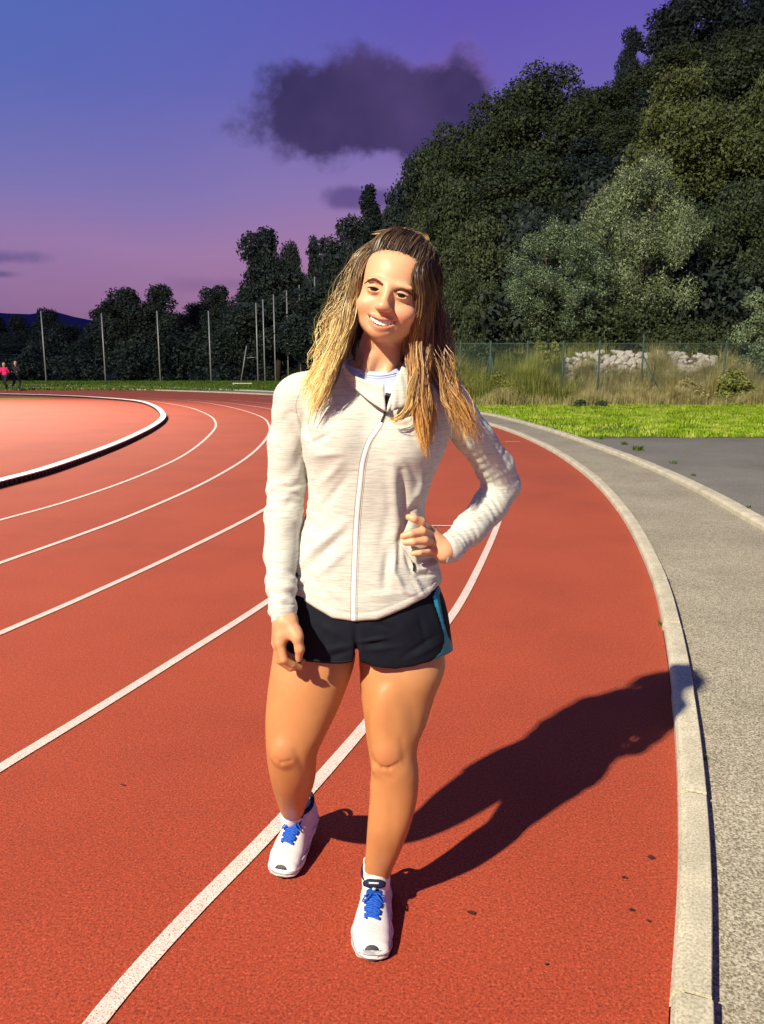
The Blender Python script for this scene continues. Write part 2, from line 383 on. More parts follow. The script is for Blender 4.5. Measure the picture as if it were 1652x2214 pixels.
# far blue hill
m_far, _, _ = mat_new('far_hill_haze', (.07, .065, .15), 1, 0)
fv = []; n = 60
for i in range(n+1):
    x_ = -900 + i*25; h_ = (36 + (18 if x_ < -240 else 18*max(0, 1-(x_+240)/120)) + 4*math.sin(i*.43) + 2*math.sin(i*1.3))
    for k, q in ((0, 0), (.5, .8), (1, 1), (1.6, .6)): fv.append((x_, 760+k*160, h_*q*(1 + .05*math.sin(i*2.1+k))))
link('far_hill', new_mesh('far_hill', fv, [(i*4+k, i*4+k+1, (i+1)*4+k+1, (i+1)*4+k) for i in range(n) for k in range(3)], True), m_far, kind='structure')
# ------------------------------------------------------------------ foliage
def leaf_mat(name, c1, c2, c3, rough=.6, spec=.3, trans=.0):
    m, t, b = mat_new(name, c1, rough, spec)
    oi = N(t, 'ShaderNodeObjectInfo'); g = noise(t, .9, 4, .6); r = noise(t, 9, 2, .6)
    c = ramp(t, r, [(.3, c1), (.52, c2), (.7, c3)])
    c = mixc(t, 1.0, c, ramp(t, g, [(.3, (.55, .55, .55)), (.7, (1.25, 1.25, 1.2))]), 'MULTIPLY')
    c = mixc(t, 1.0, c, ramp(t, oi.outputs['Random'], [(0, (.75, .8, .8)), (1, (1.2, 1.1, 1.0))]), 'MULTIPLY')
    t.links.new(c, b.inputs['Base Color'])
    return m
M_oak = leaf_mat('holm_oak_leaves', (.028, .045, .021), (.055, .083, .036), (.10, .135, .062))
M_oakw = leaf_mat('warm_oak_leaves', (.065, .090, .026), (.115, .15, .045), (.19, .22, .08))
M_dark = leaf_mat('dark_evergreen_leaves', (.020, .034, .030), (.032, .052, .044), (.05, .074, .062))
M_olive = leaf_mat('olive_leaves', (.105, .155, .075), (.20, .285, .14), (.46, .55, .36), .45, .5)
M_bark = grit_mat('bark', [(.03, .025, .02), (.06, .05, .04), (.09, .08, .06)], 12, 2, .02)
def leaf_cloud(blobs, n, size, aspect=.5, seed=0, shell=.55, droop=0.0):
    r = np.random.default_rng(seed); B = np.array(blobs)      # x y z rx ry rz
    w = (B[:, 3]*B[:, 4]*B[:, 5])**.66; idx = r.choice(len(B), n, p=w/w.sum()); b = B[idx]
    d = r.normal(size=(n, 3)); d /= np.linalg.norm(d, axis=1)[:, None]
    rad = shell + (1-shell)*r.random(n)**.6; rad *= (1+.12*r.normal(size=n))
    c = b[:, :3] + d*b[:, 3:6]*rad[:, None]
    nrm = d*.9 + r.normal(size=(n, 3))*.75; nrm /= np.linalg.norm(nrm, axis=1)[:, None]
    a = np.cross(nrm, r.normal(size=(n, 3))); a[:, 2] += droop; a -= nrm*(a*nrm).sum(1)[:, None]; a /= np.linalg.norm(a, axis=1)[:, None]+1e-9
    t = np.cross(nrm, a); s = (size*(.6+.8*r.random(n)))[:, None]
    v_ = np.stack([c-a*s, c+t*s*aspect+nrm*s*.18, c+a*s, c-t*s*aspect+nrm*s*.18], 1).reshape(-1, 3)
    f = np.arange(n*4).reshape(n, 4); return v_, f
def crown_blobs(rx, ry, rz, z0, n, seed, bs=(.26, .42), cone=0.0):
    r = random.Random(seed); out = []
    if rz > 3:
        for q in range(4): a_ = r.uniform(0, 6.28); d_ = r.uniform(0, .45)*rx; out.append((math.cos(a_)*d_, math.sin(a_)*d_, z0+rz*r.uniform(.78, .95), rx*.27, rx*.27, rx*.25))
    for i in range(n):
        while True:
            p = (r.uniform(-1, 1), r.uniform(-1, 1), r.uniform(-1, 1)); q = p[0]**2+p[1]**2+p[2]**2
            if .18 < q < 1: break
        k = 1 - cone*(p[2]*.5+.5); s = r.uniform(*bs)
        m = (rx+ry)/2
        out.append((p[0]*rx*.85*k, p[1]*ry*.85*k, z0+p[2]*rz*.85, s*m, s*m, s*m*.8))
    return out
def trunk(h, r0, seed, limbs=5, spread=.5, top=.62):
    r = random.Random(seed); m = MB(); pts = [(0, 0, -.5)]; x_ = y_ = 0
    for k in range(1, 6): x_ += r.uniform(-.12, .12)*h*.08; y_ += r.uniform(-.12, .12)*h*.08; pts.append((x_, y_, h*top*k/5))
    m.tube(pts, [r0*(1-.12*k) for k in range(6)], 7)
    for k in range(limbs):
        b_ = Vector(pts[2+k % 3]); an = r.uniform(0, 6.28); L_ = spread*h*r.uniform(.35, .6)
        q = [b_, b_+Vector((math.cos(an)*L_*.45, math.sin(an)*L_*.45, L_*.5)), b_+Vector((math.cos(an)*L_*.8, math.sin(an)*L_*.8, L_*1.1))]
        m.tube(q, [r0*.5, r0*.34, r0*.12], 6)
    return m
LIB = {}
def lib(key, blobs, n, size, mat, tr, aspect=.5, seed=1, shell=.5, droop=0.0):
    v_, f = leaf_cloud(blobs, n, size, aspect, seed, shell, droop); me = new_mesh('crown', v_, f); me.materials.append(mat)
    tm = new_mesh('trunk', tr.v, tr.f, True); tm.materials.append(M_bark); LIB[key] = (me, tm)
# unit: crowns about 1 m half-width, trees 2..3 m tall, scaled on placing (nominal 8 m tall x 6 m wide)
for s in range(3):
    lib('oak%d' % s, crown_blobs(3.0, 3.0, 3.4, 4.6, 54, s), 26000, .097, M_oak, trunk(8, .22, s), .55, s)
for s in range(2):
    lib('oakw%d' % s, crown_blobs(3.0, 3.0, 3.4, 4.6, 54, 20+s), 24000, .088, M_oakw, trunk(8, .22, s), .55, 30+s)
    lib('dark%d' % s, crown_blobs(3.0, 3.0, 3.6, 4.3, 48, 10+s, (.22, .36), .25), 22000, .11, M_dark, trunk(8, .2, s+5), .55, 10+s)
lib('darkc0', crown_blobs(2.9, 2.9, 3.9, 4.1, 80, 40, (.16, .28), .55), 22000, .11, M_dark, trunk(8, .2, 6), .5, 41)
lib('cyp0', [(0.15*math.sin(k*1.3), .15*math.cos(k*1.7), .7+k*.5, .9*(1-abs(k-5)/15*(1.1 if k > 5 else .6)), .9*(1-abs(k-5)/15*(1.1 if k > 5 else .6)), .62) for k in range(15)], 16000, .09, M_dark, trunk(8, .15, 3, 0), .5, 44)
def olive_blobs(seed, n=60):
    r = random.Random(seed); out = []
    for i in range(n):
        an = r.uniform(0, 6.28); h_ = r.random(); R_ = 2.9*math.sin(math.pi*min(.96, .12+h_*.82))**.7*r.uniform(.35, 1)
        s = r.uniform(.45, .85); out.append((math.cos(an)*R_, math.sin(an)*R_, .5+h_*6.8, s*.85, s*.85, s*1.15))
    return out
lib('olive0', olive_blobs(1, 120), 60000, .070, M_olive, trunk(8, .25, 8), .28, 51, .25, .9)
lib('olive1', olive_blobs(2, 110), 50000, .078, M_olive, trunk(8, .25, 9), .28, 52, .25, .9)
def place_tree(key, px, ytop, hw, D, label, cat='tree', group=None, name=None, ybase=None, zb=None):
    """crown top at picture height ytop, half-width hw, standing at distance D on the slope"""
    g = P(px, 785, D); x_ = g.x
    zb = (hill(x_, D) if zb is None else zb); ztop = P(px, ytop, D).z; h_ = ztop - zb
    w = hw*D/F/ (3.3 if not key.startswith('cyp') else .95)
    cm, tm = LIB[key]
    o = empty(name or {'oli': 'olive_tree', 'cyp': 'cypress_tree', 'oak': 'oak_tree', 'dar': 'evergreen_tree'}[key[:3]], (x_, D, zb), label=label, category=cat)
    if group: o['group'] = group
    hs = h_/8.2; o.rotation_euler = (0, 0, random.uniform(0, 6.28))
    c = link('crown', cm, None, o); c.scale = (w, w, hs)
    t = link('trunk', tm, None, o); t.scale = (w, w, hs)
    return o
TR = [
 # olives and lit trees just behind the fence
 ('olive0', 1372, 318, 150, 33.0, 'tall silvery green olive tree, largest of the lit trees behind the fence', None),
 ('olive1', 1200, 470, 128, 32.0, 'smaller rounded silvery olive tree left of the tall olive behind the fence', None),
 ('oakw0', 1445, 160, 130, 41.0, 'warm olive-green tree rising above and behind the tall silvery olive', None),
 ('oakw1', 1615, 165, 120, 40.0, 'warm green oak at the right edge of the photo above the rock bank', None),
 ('oak0', 1585, 385, 110, 34.5, 'green leafy oak right of the tall silvery olive above the rocks', None),
 ('oak1', 1500, 440, 90, 37.0, 'shaded oak filling the gap right behind the tall silvery olive', None),
 ('oak2', 1035, 470, 120, 38.0, 'broad dark oak directly right of the runner in the white jacket', None),
 ('oak1', 1010, 585, 70, 33.5, 'low oak beside the fence right of the woman\'s shoulder', None),
 ('oak0', 1165, 148, 125, 55.0, 'big oak on the ridge with a pointed top, right of the dark cloud', None),
 ('oak2', 1130, 330, 130, 46.0, 'grey-green oak on mid slope below the pointed ridge tree', None),
 ('dark0', 1250, 300, 105, 48.0, 'very dark tree on the slope behind the two olives', None),
 ('oak1', 1290, 185, 100, 60.0, 'shadowed low ridge tree left of the tallest hill trees', None),
 ('dark0', 1330, 68, 55, 62.0, 'small dark ridge tree standing out against the sky at upper right', None),
 ('dark1', 1455, -60, 120, 62.0, 'tall dark tree at the top edge of the photo left part', None),
 ('dark0', 1600, -110, 130, 60.0, 'tall dark tree in the top right corner', None),
 ('oak2', 1420, 100, 110, 57.0, 'dark oak under the tallest dark trees at upper right', None),
 ('oak0', 1560, 60, 120, 52.0, 'dark oak halfway down below the top right corner', None),
 ('oak1', 985, 262, 110, 58.0, 'dark rounded ridge tree just right of the cloud\'s lower edge', None),
 ('dark1', 890, 335, 85, 60.0, 'narrow dark ridge tree right of the cypress', None),
 ('oak1', 960, 370, 95, 50.0, 'dark oak on the slope above the woman\'s head to the right', None),
 ('cyp0', 803, 400, 42, 66.0, 'narrow columnar cypress with blunt top against the sunset sky', None),
 ('dark1', 860, 455, 70, 58.0, 'dark tree behind the top of the woman\'s hair', None),
 ('dark0', 760, 470, 85, 60.0, 'dark spreading tree left of the cypress', None),
 ('dark0', 722, 520, 95, 62.0, 'dark bushy tree left of the woman\'s face', None),
 ('cyp0', 683, 512, 26, 64.0, 'slender dark tree between the pointed pair and the woman', None),
 ('darkc0', 582, 500, 105, 66.0, 'pointed dark conifer, tallest left of the woman', None),
 ('dark1', 636, 528, 58, 68.0, 'rounded dark tree touching the right side of the pointed conifer', None),
 ('dark0', 600, 590, 115, 64.0, 'dark tree in front of the pointed conifer behind the clustered posts', None),
 ('darkc0', 482, 622, 80, 70.0, 'small pointed dark tree in the middle of the far left row', None),
 ('dark1', 430, 655, 95, 72.0, 'low dark tree left of the small pointed one', None),
 ('dark0', 345, 620, 95, 70.0, 'dark round tree above the third tall post', None),
 ('dark1', 280, 626, 90, 69.0, 'broad dark tree above the second tall post', None),
 ('darkc0', 225, 672, 75, 72.0, 'lower dark tree at the second tall post', None),
 ('dark0', 165, 705, 60, 76.0, 'low dark tree between the first two tall posts', None),
 ('dark1', 115, 668, 55, 74.0, 'dark tree behind the first tall post', None),
 ('dark0', 50, 684, 55, 73.0, 'dark tree above the two joggers', None),
 ('dark1', -15, 668, 50, 74.0, 'dark tree cut by the left edge of the photo', None),
 ('dark1', 535, 640, 80, 66.0, 'low dark tree at the foot of the far left slope', None),
 ('dark1', 400, 720, 80, 68.0, 'low dark bushy tree behind the third and fourth posts', None),
 ('dark1', 200, 730, 80, 69.0, 'low bushy tree behind the second post', None),
 ('dark0', 60, 745, 90, 70.0, 'low bushy tree behind the joggers', None),
 ('dark0', 690, 625, 110, 58.0, 'dark tree behind the last tall post beside the woman\'s hair', None),
]
for key, px, yt, hw, D, lab, g in TR:
    zb = None
    if px < 730: zb = 0.0
    place_tree(key, px, yt, hw, D, lab, zb=zb)
TR2 = [('oak0', 760, 600, 95, 50.0, 'dark oak low on the slope directly behind the woman\'s hair'), ('dark1', 840, 560, 100, 46.0, 'dark tree behind the woman\'s head'), ('oak2', 905, 520, 100, 42.0, 'dark oak just above the woman\'s left shoulder'), ('oak2', 1070, 215, 115, 57.0, 'dark ridge tree left of the big pointed oak'),
 ('oak1', 1240, 420, 90, 42.0, 'dark oak behind the gap between the two olives'), ('oak0', 1330, 240, 90, 50.0, 'shadowed oak above the tall olive tree'), ('oak2', 1650, 500, 90, 33.5, 'leafy oak cut by the right edge above the fence bush'), ('oak0', 1490, 290, 90, 44.0, 'mid-slope oak between the warm tree and the right edge oak')]
for key, px, yt, hw, D, lab in TR2: place_tree(key, px, yt, hw, D, lab)
# extra slope bushes so that no bare soil reads between the crowns
bl = crown_blobs(1.0, 1.0, .8, .7, 16, 77, (.35, .55)); bv, bf = leaf_cloud(bl, 3600, .085, .55, 78, .4)
BME = new_mesh('slope_scrub_leaves', bv, bf); BME.materials.append(M_oak)
BMD = new_mesh('slope_scrub_leaves_dark', bv, bf); BMD.materials.append(M_dark)
# scrub as one mass of undergrowth (uncountable)
def scrub_mass(name, items, size, mat, seed, n_each, label, cat):
    allv = []; allf = []; off = 0
    for k, (x_, y_, z_, s) in enumerate(items):
        v_, f = leaf_cloud(crown_blobs(s, s, s*.8, s*.5, 6, seed+k, (.4, .65)), n_each, size, .5, seed+k, .4)
        allv.append(v_+np.array([x_, y_, z_])); allf.append(f+off); off += len(v_)
    return link(name, new_mesh(name, np.concatenate(allv), np.concatenate(allf)), mat, kind='stuff', label=label, category=cat)
it = []
for k in range(210):
    D = random.uniform(33, 66); px = random.uniform(870, 1700); x_ = (px-CX)/F*D
    if hill(x_, D) > .8: it.append((x_, D, hill(x_, D)-.2, random.uniform(1.6, 2.8)))
scrub_mass('undergrowth', it, .15, M_dark, 300, 650, 'dark undergrowth covering the slope between the hillside trees', 'undergrowth')
it = []
for k in range(44):
    px = 880+k*20+random.uniform(-8, 8); D = random.uniform(31.0, 33.5); x_ = (px-CX)/F*D; it.append((x_, D, max(0, hill(x_, D))-.1, random.uniform(.8, 1.5)))
scrub_mass('shrub_belt', it, .075, M_oak, 900, 1100, 'belt of green shrubs under the olives behind the fence', 'shrubs')
it = [(x_, 66+random.uniform(-2, 3), 0, random.uniform(1.8, 3.4)) for x_ in np.arange(-42, 4, 1.6)]
scrub_mass('hedge_undergrowth', it, .14, M_dark, 600, 1500, 'dark low undergrowth at the foot of the far row of trees behind the tall posts', 'undergrowth')
# ------------------------------------------------------------------ tall posts of the ball-stop net
M_galv, _, _ = mat_new('galvanised_steel', (.42, .43, .42), .5, .5, .3)
posts = [(97, 822, 672), (226, 815, 677), (345, 815, 672), (455, 815, 672), (557, 819, 655), (572, 820, 647), (595, 820, 637), (623, 812, 628), (650, 815, 616), (683, 818, 598)]
plabs = ['leftmost tall thin grey post before the dark trees, near the joggers', 'second tall thin grey post from the left', 'third tall grey post from the left, above the rail\'s far bend',
 'fourth tall grey post from the left, standing alone', 'shortest post of the cluster of posts left of the woman', 'second post of the cluster left of the woman, close to the shortest', 'third post of the cluster left of the woman',
 'fourth post of the cluster left of the woman', 'fifth post of the cluster, just outside the woman\'s hair', 'tallest grey post, partly behind the woman\'s hair']
NP = []
for (px, yb, yt), lab in zip(posts, plabs):
    g = G(px, yb); D = min(g.y, 58); g = P(px, 785, D); top = P(px, yt, D).z
    m = MB(); m.tube([(0, 0, -.1), (0, 0, top*.5), (0, 0, top)], [.055, .05, .042], 8)
    o = m.build('net_post', M_galv, None, True, label=lab, category='post'); o.location = (g.x, D, 0); o['group'] = 'tall posts along the far edge'; NP.append((g.x, D))
m = MB(); a = P(520, 815, 55); b = P(533, 748, 55); m.tube([(a.x, 55, 0), (b.x, 55, b.z)], .035, 6); m.tube([(b.x, 55, b.z-.8), (P(555, 750, 55).x, 55, b.z-.75)], .02, 6)
m.build('leaning_prop', M_galv, None, True, label='thin leaning metal prop left of the cluster of posts', category='prop')
# white bench-like hurdle lying on the far grass
M_white, _, _ = mat_new('white_paint', (.75, .75, .72), .5)
m = MB(); a = G(503, 833); b = G(545, 833); D = a.y; m.box(((a.x+b.x)/2, D, .12), (b.x-a.x, .06, .05)); m.box((a.x+.1, D, .06), (.05, .3, .12)); m.box((b.x-.1, D, .06), (.05, .3, .12))
m.build('hurdle', M_white, None, label='small white low hurdle lying on the far grass left of the woman', category='hurdle')
# ------------------------------------------------------------------ chain-link fence
M_green, _, _ = mat_new('green_coated_steel', (.05, .10, .075), .5, .4)
M_wire, _, _ = mat_new('green_wire', (.10, .17, .13), .5, .4)
fx = [935, 995, 1060, 1140, 1217, 1295, 1389, 1568, 1760]; FD = 27.2
fence = empty('chain_link_fence', (P(1140, 785, FD).x, FD, 0), label='green chain-link fence on thin posts in front of the rocky bank', category='fence')
def fo(m, name, mat, smooth=True, **k):
    o = m.build(name, mat, None, smooth, **k); parent_keep(o, fence); return o
FH = {1389: 2.32}
xs_ = []
for px in fx:
    g = P(px, 785, FD); h_ = FH.get(px, 2.12); xs_.append(g.x)
    m = MB(); lean = .0 if px != 1568 else -.06
    m.tube([(g.x+lean, FD, -.1), (g.x, FD, h_)], .032, 8); fo(m, 'post', M_green)
    if px in (1060, 1389):
        for s_ in (-1, 1) if px == 1060 else (1,):
            m = MB(); m.tube([(g.x+s_*.03, FD, 1.6), (g.x+s_*(.9 if px == 1389 else .35), FD+.1, .0)], .022, 6); fo(m, 'brace', M_green)
for z_ in (.08, 1.05, 2.03):
    m = MB(); m.tube([(x_, FD-.035, z_ - (.012 if i % 2 else 0)) for i, x_ in enumerate(np.linspace(xs_[0], xs_[-1], 40))], .006 if z_ < 2 else .009, 4); fo(m, 'tension_wire', M_wire)
m = MB(); x0_, x1_ = xs_[0], xs_[-1]; H_ = 1.95; st_ = .075; w_ = .0016
vs = []; fs = []
x_ = x0_-H_
while x_ < x1_:
    for s_ in (0, 1):
        a_ = Vector((x_, FD-.04, .08)) if s_ == 0 else Vector((x_+H_, FD-.037, .08)); b_ = Vector((x_+H_, FD-.04, .08+H_)) if s_ == 0 else Vector((x_, FD-.037, .08+H_))
        def cutx(p, q, xx): return p + (q-p)*((xx-p.x)/(q.x-p.x))
        if min(a_.x, b_.x) < x0_:
            if a_.x < x0_: a_ = cutx(a_, b_, x0_)
            else: b_ = cutx(a_, b_, x0_)
        if max(a_.x, b_.x) > x1_:
            if a_.x > x1_: a_ = cutx(a_, b_, x1_)
            else: b_ = cutx(a_, b_, x1_)
        d_ = (b_-a_).normalized(); nn = Vector((-d_.z, 0, d_.x))*w_; k_ = len(vs)
        vs += [a_-nn, a_+nn, b_+nn, b_-nn, a_+Vector((0, w_*2, 0)), b_+Vector((0, w_*2, 0))]
        fs += [(k_, k_+1, k_+2, k_+3), (k_+1, k_+4, k_+5, k_+2), (k_+4, k_, k_+3, k_+5)]
    x_ += st_
mm = MB(); mm.v = [tuple(v_) for v_ in vs]; mm.f = fs; o = fo(mm, 'wire_mesh', M_wire, False); o['kind'] = 'stuff'
# ------------------------------------------------------------------ bank of pale rocks behind the fence
M_rock = grit_mat('pale_limestone', [(.44, .41, .35), (.66, .62, .54), (.78, .74, .66)], 18, 2.0, .02, .9, .2, .5, (.7, 1.1))
bank = empty('rock_bank', (P(1380, 785, 29.5).x, 29.5, .5), label='loose bank of pale limestone rocks behind the fence', category='rock bank')
rock_me = []
for s in range(8):
    r = random.Random(s); bmv = []; 
    ico = [(0, 0, 1)] + [(math.cos(a_*math.pi/3+(.5 if k else 0))*.87, math.sin(a_*math.pi/3+(.5 if k else 0))*.87, z_) for k, z_ in ((0, .45), (1, -.35)) for a_ in range(6)] + [(0, 0, -1)]
    vs = [tuple(c*r.uniform(.72, 1.12) for c in p) for p in ico]
    fs = [(0, 1+i, 1+(i+1) % 6) for i in range(6)] + [(1+i, 7+i, 1+(i+1) % 6) for i in range(6)] + [(7+i, 7+(i+1) % 6, 1+(i+1) % 6) for i in range(6)] + [(13, 7+(i+1) % 6, 7+i) for i in range(6)]
    me = new_mesh('rock', vs, fs); me.materials.append(M_rock); rock_me.append(me)
def rock_top(px):
    return np.interp(px, [1200, 1240, 1300, 1390, 1500, 1560, 1620], [800, 768, 760, 763, 765, 775, 790])
for k in range(285):
    px = random.uniform(1205, 1550) if k < 235 else random.uniform(1215, 1300); 
    bot = np.interp(px, [1205, 1280, 1350, 1440, 1550], [850, 835, 800, 825, 795]); py = random.uniform(rock_top(px), bot)
    if k > 250: py = random.uniform(790, 850)
    D = 29.6 - (py-765)*.012; p = P(px, py, D); o = link('rock', rock_me[k % 8], None); o.parent = bank; o.location = p - bank.location
    s = random.uniform(.07, .2); o.scale = (s*random.uniform(.9, 1.5), s, s*random.uniform(.6, 1)); o.rotation_euler = (random.uniform(-.5, .5), random.uniform(-.5, .5), random.uniform(0, 6))
# soil of the bank under the rocks
bx0, bx1 = P(930, 785, 29).x, P(1900, 785, 29).x; n = 50; vs = []
for i in range(n+1):
    x_ = bx0+(bx1-bx0)*i/n; t = min(1, max(0, (x_-5.0)/2.0)); hgt = (.35+1.05*t)*(1+.08*math.sin(x_*2.3)+.05*math.sin(x_*5.1))
    vs += [(x_, 27.9, 0), (x_, 28.6, hgt*.45), (x_, 29.6, hgt), (x_, 31.5, hgt*1.05), (x_, 33, .5)]
link('bank_soil', new_mesh('bank_soil', vs, [(i*5+k, (i+1)*5+k, (i+1)*5+k+1, i*5+k+1) for i in range(n) for k in range(4)], True), M_dirt, kind='structure')
# ------------------------------------------------------------------ grasses
def grass_mat(name, stops, scale=3.0, trans=.25):
    m, t, b = mat_new(name, stops[0], .75, .15)
    g = noise(t, scale, 3, .6); c = ramp(t, g, [(.3, stops[0]), (.5, stops[1]), (.7, stops[2])]); t.links.new(c, b.inputs['Base Color'])
    tr = N(t, 'ShaderNodeBsdfTranslucent'); t.links.new(c, tr.inputs[0]); mx = N(t, 'ShaderNodeMixShader'); mx.inputs[0].default_value = trans
    out = t.nodes['Material Output']; t.links.new(b.outputs[0], mx.inputs[1]); t.links.new(tr.outputs[0], mx.inputs[2]); t.links.new(mx.outputs[0], out.inputs[0]); return m
M_grass = grass_mat('bright_lawn_grass', [(.10, .19, .008), (.31, .47, .022), (.58, .60, .14)], 1.6)
M_grassd = grass_mat('far_lawn_grass', [(.07, .13, .015), (.11, .19, .025), (.18, .25, .05)], 1.0)
M_dry = grass_mat('dry_tall_grass', [(.20, .19, .07), (.48, .43, .18), (.72, .64, .36)], 2.2)
M_dryg = grass_mat('greenish_tall_grass', [(.16, .19, .04), (.32, .36, .09), (.52, .50, .18)], 1.6)
def blades(pts, h, w, seed, lean=.35):
    """one bent blade (4 verts, quad + tip) at each point"""
    r = np.random.default_rng(seed); p = np.array(pts, dtype=np.float32); n = len(p)
    an = r.random(n)*6.283; hh = h*(.5+r.random(n))*(p[:, 3] if p.shape[1] > 3 else 1); d = np.stack([np.cos(an), np.sin(an), np.zeros(n)], 1)
    q = np.stack([-np.sin(an), np.cos(an), np.zeros(n)], 1); l_ = (lean*r.random(n)*hh)[:, None]; b = p[:, :3]; up = np.array([0, 0, 1.])
    hh = hh[:, None]; w = w*(.6+.8*r.random(n))[:, None]
    v_ = np.stack([b-d*w, b+d*w, b+d*w*.8+up*hh*.6+q*l_*.45, b-d*w*.8+up*hh*.6+q*l_*.45, b+up*hh+q*l_*1.4], 1).reshape(-1, 3)
    k = np.arange(n)*5; f = [None]
    F4 = np.stack([k, k+1, k+2, k+3], 1); F3 = np.stack([k+3, k+2, k+4, k+4], 1)
    tri = np.concatenate([np.stack([k, k+1, k+2], 1), np.stack([k, k+2, k+3], 1), np.stack([k+3, k+2, k+4], 1)])
    return v_, tri
def patchy(x, y, s): return .5+.5*math.sin(x*s+1.7*math.sin(y*s*.8))*math.cos(y*s*1.3+1.1*math.sin(x*s*.7))
# boundary of lawn: right of kerb 2
k2y = [(p.x, p.y) for p in k2o]
def kerb_x(y):
    c = [q for q in k2y]; ys_ = [q[1] for q in c]; i = int(np.argmin([abs(v_-y) for v_ in ys_])); return c[i][0]
kx = {round(y*2)/2: kerb_x(y) for y in np.arange(12, 40, .5)}
pts = []
while len(pts) < 62000:
    y = 13.2 + 15*random.random()**1.25; x = random.uniform(-2, 15.5)
    if x < kx.get(round(y*2)/2, 0)+.12: continue
    if y < ey+.02+.10*math.sin(x*1.9)+.06*math.sin(x*5.3): continue
    d_ = patchy(x, y, .9)*patchy(x+5, y, 2.9)
    if y < 19 and x < 5.5 and random.random() > .08+d_*1.4: continue
    pts.append((x, y, 0.01, .6+.9*patchy(x, y, 1.7)))
v_, f = blades(pts, .055, .013, 5); link('lawn_grass', new_mesh('lawn_grass', v_, f), M_grass, kind='stuff', label='bright green short grass between the asphalt and the fence', category='grass')
pts = []
while len(pts) < 30000:
    y = random.uniform(40, 60); x = random.uniform(-32, 3)
    pts.append((x, y, .01, 1))
v_, f = blades(pts, .09, .03, 6); link('far_grass', new_mesh('far_grass', v_, f), M_grassd, kind='stuff', label='dark green grass strip beyond the far bend of the track', category='grass')
def tall(name, n, x0, x1, y0, y1, h, mat, seed, label, zf, w=.006, hf=None):
    r = random.Random(seed); pts = []
    while len(pts) < n:
        x = r.uniform(x0, x1); y = r.uniform(y0, y1); k = hf(x, y) if hf else patchy(x, y, 1.3)
        if r.random() > k: continue
        pts.append((x, y, zf(x, y), .35+k))
    v_, f = blades(pts, h, w, seed, .6); return link(name, new_mesh(name, v_, f), mat, kind='stuff', label=label, category='dry grass')
X_ = lambda px, D=27: (px-CX)/F*D
def bankz(x, y):
    t = min(1, max(0, (x-5.0)/2.0)); h_ = .35+1.05*t; return h_*min(1, max(0, (y-27.9)/1.7))
tall('dry_grass', 26000, X_(1000), X_(1760), 25.4, 27.9, .52, M_dry, 21, 'tall straw-coloured grass at the foot of the fence', lambda x, y: 0, .006, lambda x, y: (.06+.94*patchy(x, y*.7, 2.3)**1.5)*(.4+.6*patchy(x+3, y, .7)))
tall('fence_grass', 22000, X_(960), X_(1240), 26.2, 30, .95, M_dryg, 22, 'tall yellow-green grass clumps along the left part of the fence', bankz, .007, lambda x, y: .08+.92*patchy(x+2, y*.7, 2.1)**1.4)
tall('bank_grass', 26000, X_(1240), X_(1900), 26.8, 29.2, .85, M_dry, 23, 'tall dry grass with seed heads below the pale rocks', lambda x, y: bankz(x, y)*.8, .0065, lambda x, y: (.06+.94*patchy(x+1, y*.7, 2.6)**1.4)*(1 if x > X_(1440) else .55))
tall('bank_top_grass', 12000, X_(960), X_(1900), 30.4, 33, .55, M_dryg, 24, 'grass on top of the rocky bank under the olive trees', lambda x, y: bankz(x, 31), .008)
# low bushes near the fence
def bush(px, py_top, hw, D, mat, lab, zb=0, n=5200, size=.04, seed=0):
    c = P(px, py_top, D); h_ = c.z-zb; w = hw*D/F
    v_, f = leaf_cloud(crown_blobs(w, w, h_*.5, h_*.5, 22, seed, (.28, .5)), n, size, .5, seed, .4)
    st_m = MB(); st_m.tube([(0, 0, 0), (.02, 0, h_*.5)], [.03, .012], 6)
    o = empty('bush', (c.x, D, zb), label=lab, category='bush'); link('foliage', new_mesh('foliage', v_, f), mat, o); link('stem', new_mesh('stem', st_m.v, st_m.f), M_bark, o)
bush(1187, 722, 28, 28.6, M_dryg, 'pale yellow-green bush rising behind the fence, left of the rocks', .3, 5000, .045, 1)
bush(1645, 620, 62, 29.2, M_olive, 'green bush at the right edge of the photo behind the last fence post', .6, 12000, .055, 2)
bush(1020, 735, 60, 29.8, M_oak, 'dark bush behind the fence beside the woman\'s shoulder', .2, 7000, .06, 3)
bush(1120, 765, 45, 29.5, M_oak, 'low dark bush behind the second fence bay', .2, 6000, .06, 4)
bush(1252, 866, 13, 24.5, M_oak, 'small dark broadleaf weed clump on the lawn before the fence', 0, 700, .05, 5)
bush(1300, 868, 12, 24.8, M_oak, 'small dark weed clump on the lawn, right of a similar one', 0, 600, .05, 6)
bush(1590, 800, 40, 26.9, M_dryg, 'broad dry bush below the last fence post', 0, 5000, .05, 7)
bush(1490, 820, 35, 26.9, M_dry, 'straw-coloured low bush below the right end of the rocks', 0, 4000, .045, 8)
bush(1085, 800, 40, 27.0, M_dryg, 'yellow-green bushy clump at the foot of the fence', 0, 5000, .045, 9)
